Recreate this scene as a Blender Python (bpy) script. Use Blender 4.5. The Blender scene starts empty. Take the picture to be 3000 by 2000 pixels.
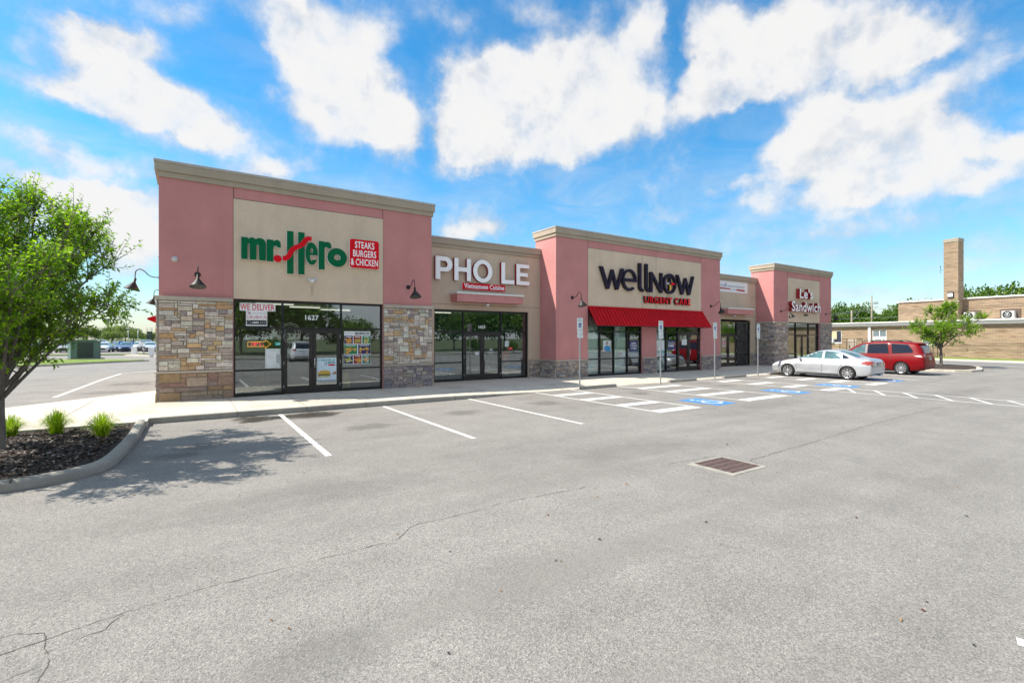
import bpy, bmesh, math, random
from math import sin, cos, pi, radians, sqrt, atan2
from mathutils import Vector, Matrix, Quaternion, noise
from mathutils.bvhtree import BVHTree
from mathutils.geometry import delaunay_2d_cdt

S = bpy.context.scene
COL = S.collection
rnd = random.Random(7)

# ------------------------------------------------------------------ camera
cd = bpy.data.cameras.new('camera'); cam = bpy.data.objects.new('camera', cd); COL.objects.link(cam)
cd.sensor_width = 36; cd.lens = 17.105; cd.shift_y = -0.0035; cd.clip_start = 0.1; cd.clip_end = 3000
cam.location = (0, 0, 2.05); cam.rotation_euler = (pi/2, 0, radians(-33.48)); S.camera = cam

# ------------------------------------------------------------------ exposure
S.view_settings.view_transform = 'Standard'; S.view_settings.look = 'None'
S.view_settings.gamma = 1; S.view_settings.use_curve_mapping = False
S.view_settings.exposure = .96

# ------------------------------------------------------------------ sun
SUN = Vector((-5.5, 2.7, 7.2)).normalized()
sl = bpy.data.lights.new('sun', 'SUN'); sl.energy = 3.8; sl.angle = radians(.5); sl.color = (1, .93, .82)
so = bpy.data.objects.new('sun', sl); COL.objects.link(so); so.rotation_euler = SUN.to_track_quat('Z', 'Y').to_euler()
so.location = (0, 0, 60)

# ------------------------------------------------------------------ world: sky and clouds
CLOUDS = [(-6.9,25.4,2.9,1.0,1.12),(-5.2,24.8,3.0,1.6,1.25),(-7.4,22.5,2.8,1.5,0.87),(-10.7,20.8,3.3,1.0,0.62),(-4.6,21.5,3.7,1.5,1.25),(-2.0,20.8,4.3,1.5,1.25),(-3.6,18.9,2.3,1.1,1.0),(0.5,19.8,3.1,1.0,0.75),(-12.0,24.0,0.8,0.7,0.43),(-1.3,28.7,2.6,1.0,0.43),(8.3,31.6,3.6,1.4,0.8),(7.9,29.8,2.0,1.5,0.9),(8.9,28.3,1.7,1.5,0.9),(16.0,32.1,2.9,1.7,0.7),(17.7,30.9,1.6,1.0,0.5),(13.5,27.8,4.0,2.4,1.1),(15.3,25.7,4.5,2.5,1.2),(14.4,23.4,3.8,2.1,1.2),(19.1,23.3,3.3,1.7,1),(19.6,20.7,1.8,1.6,0.8),(17.2,21.8,3.3,1.3,0.8),(6.2,24.0,1.1,0.8,0.3),(28.8,26.8,3.7,3.3,1.2),(30.9,28.8,3.0,1.7,1),(27.6,22.5,3.4,2.7,1.1),(32.1,23.9,4.5,3.6,1.3),(27.6,19.9,2.3,1.4,0.7),(26.0,33.7,2.0,0.8,0.35),(-9.1,15.3,5.6,1.1,0.35),(6.2,19.9,5.0,1.2,0.25),(7.9,17.3,3.1,1.2,0.6),(7.2,18.2,1.8,0.8,0.5),(-6.2,12.6,4.3,1.2,0.9),(-4.6,10.0,3.2,2.7,1),(-7.4,13.2,2.5,0.7,0.7),(-3.8,8.1,2.2,1.8,0.7),(-10.4,10.1,4.8,2.4,0.6),(28.3,13.3,2.7,1.5,0.8),(26.5,11.8,2.2,1.0,0.7),(30.9,12.6,2.5,1.0,0.6),(-9.8,15.5,6.6,0.9,0.5),(-11.1,13.1,4.6,0.9,0.5),(2.3,16.9,5.0,1.0,0.35),(22.5,28.8,1.5,3.1,-0.7),(23.3,22.3,0.9,2.7,-0.6),(2.3,25.1,2.2,2.9,-0.4),(35.8,26.4,4.4,3.3,1.40),(37.3,23.0,4.6,2.7,1.29),(42.4,29.9,3.1,2.5,1.18),(41.9,26.6,4.3,3.2,1.29),(41.1,22.9,4.1,2.3,1.18),(47.5,32.6,1.9,1.5,0.86),(48.5,30.7,1.8,1.8,0.86),(48.5,25.5,3.2,2.1,0.97),(50.9,24.6,2.1,1.5,0.75),(36.3,33.9,1.8,1.0,0.54),(38.3,32.7,1.2,0.8,0.32),(54.5,31.9,1.7,1.1,0.54),(57.2,31.4,1.3,0.9,0.43),(55.4,28.7,2.9,1.9,1.29),(59.7,28.8,3.3,1.8,1.29),(63.7,28.5,2.6,1.9,1.18),(60.7,26.1,4.3,2.1,1.29),(57.2,24.9,3.0,1.8,1.08),(62.7,23.8,2.2,1.3,0.75),(69.9,27.1,2.4,1.8,1.18),(72.3,25.7,2.3,1.4,1.08),(68.4,25.0,2.5,1.4,1.08),(71.5,24.1,1.9,1.3,0.86),(73.8,24.7,1.8,0.8,0.54),(67.0,21.8,2.3,1.6,1.08),(65.2,19.9,3.0,1.7,1.18),(68.4,19.2,3.6,2.0,1.29),(63.7,17.8,2.9,1.6,1.18),(69.1,16.1,4.7,2.2,1.40),(73.1,16.7,3.3,1.8,1.29),(70.7,13.4,4.5,1.4,1.08),(75.3,17.3,2.4,1.3,0.86),(73.8,20.6,2.4,1.0,0.64),(72.3,19.8,1.7,1.0,0.64),(75.3,21.7,1.8,0.8,0.54),(78.7,22.3,2.1,0.7,0.64),(77.4,19.2,2.2,0.9,0.43),(79.1,15.3,1.9,1.3,0.97),(78.0,13.5,2.0,0.9,0.86),(79.7,16.1,1.2,1.0,0.86),(59.7,15.3,1.7,1.0,0.75),(60.7,13.7,2.3,1.0,0.75),(58.4,16.3,1.3,0.6,0.54),(56.1,15.7,1.1,0.7,0.43),(72.3,9.9,5.3,1.1,0.32),(51.9,28.9,0.9,4.0,-0.9),(58.9,21.8,3.0,1.2,-0.5),(67.0,26.9,0.5,1.0,-0.5),(77.4,23.9,1.7,0.9,0.5),(63.7,10.3,8.2,1.2,0.35),(77.4,7.4,5.6,1.0,0.4),(50.9,13.2,4.6,1.4,0.25)]
W = bpy.data.worlds.new('World'); S.world = W; W.use_nodes = True
nt = W.node_tree; nt.nodes.clear(); L = nt.links.new
def N(t, **k):
    n = nt.nodes.new(t)
    for a, b in k.items(): setattr(n, a, b)
    return n
def M(op, a, b=None, c=None, clamp=False):
    n = N('ShaderNodeMath', operation=op, use_clamp=clamp)
    for i, v in enumerate((a, b, c)):
        if v is None: continue
        if isinstance(v, (int, float)): n.inputs[i].default_value = v
        else: L(v, n.inputs[i])
    return n.outputs[0]
sky = N('ShaderNodeTexSky', sky_type='NISHITA', sun_disc=False)
sky.sun_elevation = math.asin(SUN.z); sky.sun_rotation = atan2(SUN.x, SUN.y)
sky.air_density = 1.0; sky.dust_density = .6; sky.ozone_density = 2.0
tc = N('ShaderNodeTexCoord'); D = tc.outputs['Generated']
nz = N('ShaderNodeTexNoise'); nz.inputs['Scale'].default_value = 7; nz.inputs['Detail'].default_value = 6; nz.inputs['Roughness'].default_value = .6
L(D, nz.inputs['Vector'])
wv = N('ShaderNodeVectorMath', operation='MULTIPLY_ADD'); L(nz.outputs['Color'], wv.inputs[0])
wv.inputs[1].default_value = (.11, .11, .11); L(D, wv.inputs[2])
wo = N('ShaderNodeVectorMath', operation='SUBTRACT'); L(wv.outputs[0], wo.inputs[0]); wo.inputs[1].default_value = (.055, .055, .055)
acc = None
for az, el, ra, rb, k in CLOUDS:
    a, e = radians(az), radians(el)
    c = Vector((sin(a)*cos(e), cos(a)*cos(e), sin(e)))
    m = N('ShaderNodeMapping', vector_type='TEXTURE'); L(wo.outputs[0], m.inputs['Vector'])
    m.inputs['Location'].default_value = c
    m.inputs['Rotation'].default_value = Euler3 = Matrix((Vector((cos(a), -sin(a), 0)), c, Vector((-sin(a)*sin(e), -cos(a)*sin(e), cos(e))))).transposed().to_euler()
    f = 1.75
    m.inputs['Scale'].default_value = (radians(ra)*f, radians(max(ra, rb))*3, radians(rb)*f)
    g = N('ShaderNodeTexGradient', gradient_type='SPHERICAL'); L(m.outputs[0], g.inputs[0])
    v = M('MULTIPLY', g.outputs['Fac'], k)
    acc = v if acc is None else M('ADD', acc, v)
n2 = N('ShaderNodeTexNoise'); n2.inputs['Scale'].default_value = 9; n2.inputs['Detail'].default_value = 11; n2.inputs['Roughness'].default_value = .63
L(D, n2.inputs['Vector'])
# clouds elsewhere in the sky (away from the described ones), for the fill light and the reflections
n3 = N('ShaderNodeTexNoise'); n3.inputs['Scale'].default_value = 2.6; n3.inputs['Detail'].default_value = 5
L(D, n3.inputs['Vector'])
sx = N('ShaderNodeSeparateXYZ'); L(D, sx.inputs[0])
fd = M('ADD', M('MULTIPLY', sx.outputs['X'], .552), M('MULTIPLY', sx.outputs['Y'], .834))
beh = M('MULTIPLY', M('SUBTRACT', .55, fd, clamp=True), 6, clamp=True)
oth = M('MULTIPLY', M('MULTIPLY', M('SUBTRACT', n3.outputs['Fac'], .39), 4.5, clamp=True), beh)
dens = M('ADD', M('MULTIPLY', M('MINIMUM', M('ADD', acc, oth), 1.0), 1.36), M('MULTIPLY', M('SUBTRACT', n2.outputs['Fac'], .5), 2.2))
n6 = N('ShaderNodeTexNoise'); n6.inputs['Scale'].default_value = 30; n6.inputs['Detail'].default_value = 7; n6.inputs['Roughness'].default_value = .65; L(D, n6.inputs['Vector'])
dens = M('ADD', dens, M('MULTIPLY', M('SUBTRACT', n6.outputs['Fac'], .5), .9))
cvr = N('ShaderNodeValToRGB'); L(M('MULTIPLY', M('ADD', dens, .5), .5), cvr.inputs['Fac']); cvr.color_ramp.interpolation = 'B_SPLINE'
for _k in range(4): cvr.color_ramp.elements.new(.5)
for e_, (p_, v_) in zip(cvr.color_ramp.elements, ((.08, 0), (.28, .08), (.45, .30), (.63, .64), (.82, .92), (1.0, 1))): e_.position = p_; e_.color = (v_, v_, v_, 1)
# thin veils of high cloud
vm = N('ShaderNodeMapping'); L(D, vm.inputs[0]); vm.inputs['Rotation'].default_value = (0, 0, .5); vm.inputs['Scale'].default_value = (2.2, 5, 11)
n5 = N('ShaderNodeTexNoise'); n5.inputs['Scale'].default_value = 1.5; n5.inputs['Detail'].default_value = 8; n5.inputs['Roughness'].default_value = .62; n5.inputs['Distortion'].default_value = .6; L(vm.outputs[0], n5.inputs['Vector'])
low = M('SUBTRACT', 1.0, M('MULTIPLY', M('SUBTRACT', sx.outputs['Z'], .02), 2.0, clamp=True))
veil = M('MULTIPLY', M('MULTIPLY', M('SUBTRACT', n5.outputs['Fac'], .40, clamp=True), 2.6, clamp=True), M('ADD', .12, M('MULTIPLY', low, .70)))
cover = M('MAXIMUM', cvr.outputs['Color'], veil)
# cloud brightness: bright cores, slightly lavender thin parts
cr = N('ShaderNodeValToRGB'); n4 = N('ShaderNodeTexNoise'); n4.inputs['Scale'].default_value = 5; n4.inputs['Detail'].default_value = 6; L(D, n4.inputs['Vector'])
def off(scale, det, dist):      # the same noise looked up a little towards the sun: billows get a lit and a shaded side
    o = N('ShaderNodeVectorMath', operation='ADD'); L(D, o.inputs[0]); o.inputs[1].default_value = SUN*dist
    n = N('ShaderNodeTexNoise'); n.inputs['Scale'].default_value = scale; n.inputs['Detail'].default_value = det; L(o.outputs[0], n.inputs['Vector']); return n.outputs['Fac']
relief = M('ADD', M('MULTIPLY', M('SUBTRACT', off(9, 5, 0), off(9, 5, .035)), 1.15), M('MULTIPLY', M('SUBTRACT', off(24, 4, 0), off(24, 4, .014)), .45))
thick = M('MULTIPLY', M('SUBTRACT', dens, .7, clamp=True), .22)
L(M('ADD', M('ADD', M('ADD', .38, M('MULTIPLY', cover, .30)), thick), M('ADD', relief, M('MULTIPLY', M('SUBTRACT', n4.outputs['Fac'], .5), .35))), cr.inputs['Fac'])
CB = 2.8
cr.color_ramp.elements[0].position = .30; cr.color_ramp.elements[0].color = (CB*.74, CB*.80, CB*.89, 1)
cr.color_ramp.elements[1].position = .78; cr.color_ramp.elements[1].color = (CB*1.14, CB*1.13, CB*1.12, 1)
# the sky itself: saturation as photographed
hs = N('ShaderNodeHueSaturation'); hs.inputs['Hue'].default_value = .496; hs.inputs['Saturation'].default_value = 1.25; hs.inputs['Value'].default_value = .74
L(sky.outputs[0], hs.inputs['Color']); zf = N('ShaderNodeMapRange'); L(sx.outputs['Z'], zf.inputs[0]); zf.inputs['From Min'].default_value = .0; zf.inputs['From Max'].default_value = .30; zf.inputs['To Min'].default_value = .60; zf.inputs['To Max'].default_value = .80; L(zf.outputs[0], hs.inputs['Value'])
tint = N('ShaderNodeMix', data_type='RGBA', blend_type='MULTIPLY'); L(M('ADD', .22, M('MULTIPLY', M('SUBTRACT', sx.outputs['Z'], .02), 2.2, clamp=True), clamp=True), tint.inputs['Factor']); L(hs.outputs[0], tint.inputs['A']); tint.inputs['B'].default_value = (.42, .90, .97, 1)
mx = N('ShaderNodeMix', data_type='RGBA'); L(cover, mx.inputs['Factor']); L(tint.outputs['Result'], mx.inputs['A']); L(cr.outputs[0], mx.inputs['B'])
bg = N('ShaderNodeBackground'); bg.inputs['Strength'].default_value = .15; L(mx.outputs['Result'], bg.inputs['Color'])
ou = N('ShaderNodeOutputWorld'); L(bg.outputs[0], ou.inputs['Surface'])

# ------------------------------------------------------------------ materials
class G:
    """small node-graph helper"""
    def __init__(s, name):
        s.m = bpy.data.materials.new(name); s.m.use_nodes = True; s.t = s.m.node_tree; s.t.nodes.clear()
        s.o = s.n('ShaderNodeOutputMaterial')
    def n(s, t, **k):
        x = s.t.nodes.new(t)
        for a, b in k.items(): setattr(x, a, b)
        return x
    def l(s, a, b): s.t.links.new(a, b)
    def co(s, kind='Object', scale=None):
        c = s.n('ShaderNodeTexCoord').outputs[kind]
        if scale:
            m = s.n('ShaderNodeMapping'); m.inputs['Scale'].default_value = scale; s.l(c, m.inputs[0]); c = m.outputs[0]
        return c
    def noise(s, scale, detail=3, rough=.55, vec=None, out='Fac'):
        x = s.n('ShaderNodeTexNoise'); x.inputs['Scale'].default_value = scale; x.inputs['Detail'].default_value = detail; x.inputs['Roughness'].default_value = rough
        s.l(vec if vec is not None else s.co(), x.inputs['Vector']); return x.outputs[out]
    def ramp(s, f, stops, interp='LINEAR'):
        r = s.n('ShaderNodeValToRGB'); s.l(f, r.inputs[0]); e = r.color_ramp.elements; r.color_ramp.interpolation = interp
        while len(e) < len(stops): e.new(.5)
        for q, (p, c) in zip(e, stops): q.position = p; q.color = (*c, 1) if len(c) == 3 else c
        return r.outputs[0]
    def mix(s, a, b, f, mode='MIX'):
        x = s.n('ShaderNodeMix', data_type='RGBA', blend_type=mode)
        for v, k in ((f, 'Factor'), (a, 'A'), (b, 'B')):
            if isinstance(v, (int, float)): x.inputs[k].default_value = v
            elif isinstance(v, tuple): x.inputs[k].default_value = (*v, 1)
            else: s.l(v, x.inputs[k])
        return x.outputs['Result']
    def math(s, op, a, b=None, clamp=False):
        x = s.n('ShaderNodeMath', operation=op, use_clamp=clamp)
        for i, v in enumerate((a, b)):
            if v is None: continue
            if isinstance(v, (int, float)): x.inputs[i].default_value = v
            else: s.l(v, x.inputs[i])
        return x.outputs[0]
    def bump(s, h, strength=.3, dist=.01):
        b = s.n('ShaderNodeBump'); b.inputs['Strength'].default_value = strength; b.inputs['Distance'].default_value = dist; s.l(h, b.inputs['Height']); return b.outputs[0]
    def bsdf(s, col=None, rough=.6, metal=0, normal=None, **k):
        p = s.n('ShaderNodeBsdfPrincipled')
        if isinstance(col, tuple): p.inputs['Base Color'].default_value = (*col, 1)
        elif col is not None: s.l(col, p.inputs['Base Color'])
        if isinstance(rough, (int, float)): p.inputs['Roughness'].default_value = rough
        else: s.l(rough, p.inputs['Roughness'])
        p.inputs['Metallic'].default_value = metal
        if normal is not None: s.l(normal, p.inputs['Normal'])
        for a, b in k.items(): p.inputs[a.replace('_', ' ')].default_value = b
        return p.outputs[0]
    def done(s, sh): s.l(sh, s.o.inputs['Surface']); return s.m

def plain(name, col, rough=.5, metal=0, var=.12, scale=6, bump=0, bscale=60, **k):
    """a colour with a little wear: every plain surface has faint mottling"""
    g = G(name); f = g.noise(scale, 4)
    lo = tuple(c*(1-var) for c in col); hi = tuple(min(1, c*(1+var)) for c in col)
    nrm = g.bump(g.noise(bscale, 2), bump, .01) if bump else None
    return g.done(g.bsdf(g.ramp(f, [(.3, lo), (.7, hi)]), rough, metal, nrm, **k))

def mat_asphalt():
    g = G('asphalt'); P = g.co('Object')
    big = g.noise(.22, 4, .6, P); mid = g.noise(1.1, 5, .65, P)
    c = g.ramp(big, [(.3, (.236, .222, .206)), (.5, (.260, .246, .229)), (.72, (.284, .269, .251))])
    c = g.mix(c, g.ramp(mid, [(.3, (.88, .88, .88)), (.7, (1.07, 1.07, 1.07))]), 1.0, 'MULTIPLY')
    v = g.n('ShaderNodeTexVoronoi'); v.inputs['Scale'].default_value = 105; g.l(P, v.inputs['Vector'])
    sp = g.ramp(v.outputs['Color'], [(.0, (.42, .42, .43)), (.35, (.85, .85, .85)), (.65, (1.05, 1.04, 1.02)), (1, (1.55, 1.53, 1.5))])
    c = g.mix(c, sp, 1.0, 'MULTIPLY')
    v2 = g.n('ShaderNodeTexVoronoi'); v2.inputs['Scale'].default_value = 34; g.l(P, v2.inputs['Vector'])
    sp2 = g.ramp(v2.outputs['Color'], [(.0, (.72, .72, .73)), (.3, (.98, .98, .98)), (.8, (1.03, 1.02, 1)), (1, (1.3, 1.28, 1.25))])
    c = g.mix(c, sp2, .4, 'MULTIPLY')
    # faint streaks where cars drive and small dark spots of oil
    st = g.noise(1.0, 3, .5, g.co('Object', (.09, 1.6, 1)))
    c = g.mix(c, g.ramp(st, [(.35, (.93, .93, .93)), (.6, (1.04, 1.04, 1.04))]), .8, 'MULTIPLY')
    oil = g.noise(.9, 2, .5, P)
    c = g.mix(c, (.10, .10, .10), g.math('MULTIPLY', g.math('SUBTRACT', oil, .70, True), 3.0, True))
    h = g.math('ADD', v.outputs['Distance'], g.noise(160, 2, .6, P))
    return g.done(g.bsdf(c, .85, 0, g.bump(h, .55, .006)))

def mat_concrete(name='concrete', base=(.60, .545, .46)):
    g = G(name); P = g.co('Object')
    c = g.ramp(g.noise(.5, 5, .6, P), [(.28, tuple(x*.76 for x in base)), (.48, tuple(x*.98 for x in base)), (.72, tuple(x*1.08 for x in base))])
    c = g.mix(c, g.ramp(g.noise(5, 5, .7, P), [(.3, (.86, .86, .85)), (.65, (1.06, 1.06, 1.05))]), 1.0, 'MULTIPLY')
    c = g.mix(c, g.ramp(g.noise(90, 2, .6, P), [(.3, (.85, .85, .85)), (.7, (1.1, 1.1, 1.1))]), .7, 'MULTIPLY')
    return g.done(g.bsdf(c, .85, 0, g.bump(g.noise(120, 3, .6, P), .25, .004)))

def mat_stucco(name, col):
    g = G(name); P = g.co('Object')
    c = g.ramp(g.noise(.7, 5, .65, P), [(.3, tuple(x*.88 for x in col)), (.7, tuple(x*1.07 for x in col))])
    c = g.mix(c, g.ramp(g.noise(35, 3, .6, P), [(.3, (.93, .93, .93)), (.7, (1.05, 1.05, 1.05))]), 1.0, 'MULTIPLY')
    # rain streaks running down from the top
    s1 = g.noise(1.0, 4, .6, g.co('Object', (2.2, 2.2, .12)))
    c = g.mix(c, g.ramp(s1, [(.30, (.84, .83, .82)), (.46, (1, 1, 1))]), .4, 'MULTIPLY')
    return g.done(g.bsdf(c, .9, 0, g.bump(g.noise(70, 4, .6, P), .35, .006)))

def mat_stone():
    g = G('stone'); P = g.co('Object')
    a = g.n('ShaderNodeAttribute', attribute_name='stone').outputs['Color']
    c = g.mix(a, g.ramp(g.noise(7, 6, .7, P), [(.28, (.62, .60, .60)), (.5, (.98, .98, .98)), (.75, (1.28, 1.25, 1.2))]), 1.0, 'MULTIPLY')
    c = g.mix(c, g.ramp(g.noise(26, 5, .7, P), [(.3, (.72, .72, .72)), (.7, (1.2, 1.2, 1.2))]), .9, 'MULTIPLY')
    return g.done(g.bsdf(c, .88, 0, g.bump(g.noise(18, 6, .7, P), .9, .03)))

def mat_brick(name, base):
    g = G(name)
    b = g.n('ShaderNodeTexBrick'); b.inputs['Scale'].default_value = 1; b.inputs['Brick Width'].default_value = .42; b.inputs['Row Height'].default_value = .085
    b.inputs['Mortar Size'].default_value = .007; b.inputs['Color1'].default_value = (*[x*.80 for x in base], 1); b.inputs['Color2'].default_value = (*[x*1.15 for x in base], 1)
    b.inputs['Mortar'].default_value = (.38, .33, .27, 1); b.inputs['Bias'].default_value = .1
    uv = g.n('ShaderNodeUVMap').outputs[0]; g.l(uv, b.inputs['Vector'])
    m = g.n('ShaderNodeMapping'); m.inputs['Scale'].default_value = (.55, 4.5, 1); g.l(uv, m.inputs[0])
    c = g.mix(b.outputs['Color'], g.ramp(g.noise(1.2, 3, .6, m.outputs[0]), [(.30, (.58, .48, .40)), (.45, (1, 1, 1)), (.60, (1.12, 1.08, 1.04)), (.75, (.72, .58, .48))]), 1.0, 'MULTIPLY')
    return g.done(g.bsdf(c, .85))

def mat_glass(name, tint=(.78, .84, .80), ior=1.75, wav=.02):
    g = G(name)
    fr = g.n('ShaderNodeFresnel'); fr.inputs['IOR'].default_value = ior
    nb = g.bump(g.noise(.9, 2, .5), wav, .05)
    gl = g.n('ShaderNodeBsdfGlossy'); gl.inputs['Roughness'].default_value = .0; gl.inputs['Color'].default_value = (.84, .93, .98, 1); g.l(nb, gl.inputs['Normal'])
    tr = g.n('ShaderNodeBsdfTransparent'); tr.inputs['Color'].default_value = (*tint, 1)
    mx = g.n('ShaderNodeMixShader'); g.l(g.math('ADD', g.math('MULTIPLY', fr.outputs[0], 1.3), .15, True), mx.inputs[0]); g.l(tr.outputs[0], mx.inputs[1]); g.l(gl.outputs[0], mx.inputs[2])
    return g.done(mx.outputs[0])

def mat_paint(name, col, metal=.0, rough=.25, coat=1.0):
    g = G(name); P = g.co('Object')
    c = g.ramp(g.noise(1.6, 4, .6, P), [(.3, tuple(x*.95 for x in col)), (.7, tuple(min(1, x*1.04) for x in col))])
    p = g.bsdf(c, g.ramp(g.noise(3, 4, .6, P), [(.3, (rough,)*3), (.75, (rough+.1,)*3)]), metal, None, Coat_Weight=coat, Coat_Roughness=.04, Specular_IOR_Level=.5 if coat > .2 else .22)
    return g.done(p)

def mat_stain(name, col, alpha, rough=.7, seed=0.0, streak=False):
    """a soft-edged stain: fades out from the middle of its sheet through noise"""
    g = G(name); gc = g.co('Generated'); v = g.n('ShaderNodeVectorMath', operation='SUBTRACT'); g.l(gc, v.inputs[0]); v.inputs[1].default_value = (.5, .5, .5)
    if streak: 
        m = g.n('ShaderNodeMapping'); m.inputs['Scale'].default_value = (1, 0, 1); g.l(v.outputs[0], m.inputs[0]); v = m
    else:
        m = g.n('ShaderNodeMapping'); m.inputs['Scale'].default_value = (1, 1, 0); g.l(v.outputs[0], m.inputs[0]); v = m
    ln = g.n('ShaderNodeVectorMath', operation='LENGTH'); g.l(v.outputs[0], ln.inputs[0])
    mo = g.n('ShaderNodeMapping'); mo.inputs['Location'].default_value = (seed, seed*2, 0); g.l(g.co('Object'), mo.inputs[0])
    n1 = g.noise(2.2, 5, .65, mo.outputs[0]); k = g.math('ADD', g.math('SUBTRACT', .42, ln.outputs['Value']), g.math('MULTIPLY', g.math('SUBTRACT', n1, .5), .75))
    a = g.math('MULTIPLY', g.math('MULTIPLY', k, 5.0, True), alpha); tr = g.n('ShaderNodeBsdfTransparent'); mx = g.n('ShaderNodeMixShader'); g.l(a, mx.inputs[0]); g.l(tr.outputs[0], mx.inputs[1]); g.l(g.bsdf(col, rough), mx.inputs[2])
    return g.done(mx.outputs[0])

def mat_leaf(name, dark, mid, light, trans=.45):
    g = G(name)
    a = g.n('ShaderNodeAttribute', attribute_name='leaf').outputs['Fac']
    c = g.ramp(a, [(0, dark), (.55, mid), (1, light)])
    d = g.bsdf(c, .5, 0, None, Specular_IOR_Level=.35)
    t = g.n('ShaderNodeBsdfTranslucent'); g.l(g.mix(c, (1.0, 1.15, .35), 1.0, 'MULTIPLY'), t.inputs['Color'])
    mx = g.n('ShaderNodeMixShader'); mx.inputs[0].default_value = trans; g.l(d, mx.inputs[1]); g.l(t.outputs[0], mx.inputs[2])
    return g.done(mx.outputs[0])

def mat_bark(name='bark', a=(.10, .085, .07), b=(.24, .21, .18)):
    g = G(name); f = g.noise(3, 6, .7, g.co('Object', (6, 6, 1.2)))
    return g.done(g.bsdf(g.ramp(f, [(.3, a), (.7, b)]), .9, 0, g.bump(f, .8, .02)))

def mat_emit(name, col, st):
    g = G(name); e = g.n('ShaderNodeEmission'); e.inputs[0].default_value = (*col, 1); e.inputs[1].default_value = st
    return g.done(e.outputs[0])

def mat_grass():
    g = G('grass'); P = g.co('Object')
    c = g.ramp(g.noise(.5, 5, .6, P), [(.3, (.13, .20, .035)), (.5, (.19, .28, .045)), (.7, (.27, .34, .08))])
    c = g.mix(c, g.ramp(g.noise(14, 4, .7, P), [(.3, (.6, .65, .6)), (.7, (1.25, 1.2, 1.2))]), 1.0, 'MULTIPLY')
    return g.done(g.bsdf(c, .95, 0, g.bump(g.noise(30, 3), .8, .05)))

def mat_line():
    """worn road paint: the asphalt shows through in specks"""
    g = G('road_paint'); P = g.co('Object')
    w = g.math('ADD', g.noise(38, 4, .75, P), g.math('MULTIPLY', g.noise(1.4, 3, .6, P), .35))
    c = g.ramp(w, [(.42, (.27, .262, .25)), (.60, (.62, .61, .58)), (.85, (.76, .75, .72))])
    return g.done(g.bsdf(c, .75, 0, g.bump(g.noise(90, 3), .3, .004)))

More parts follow.
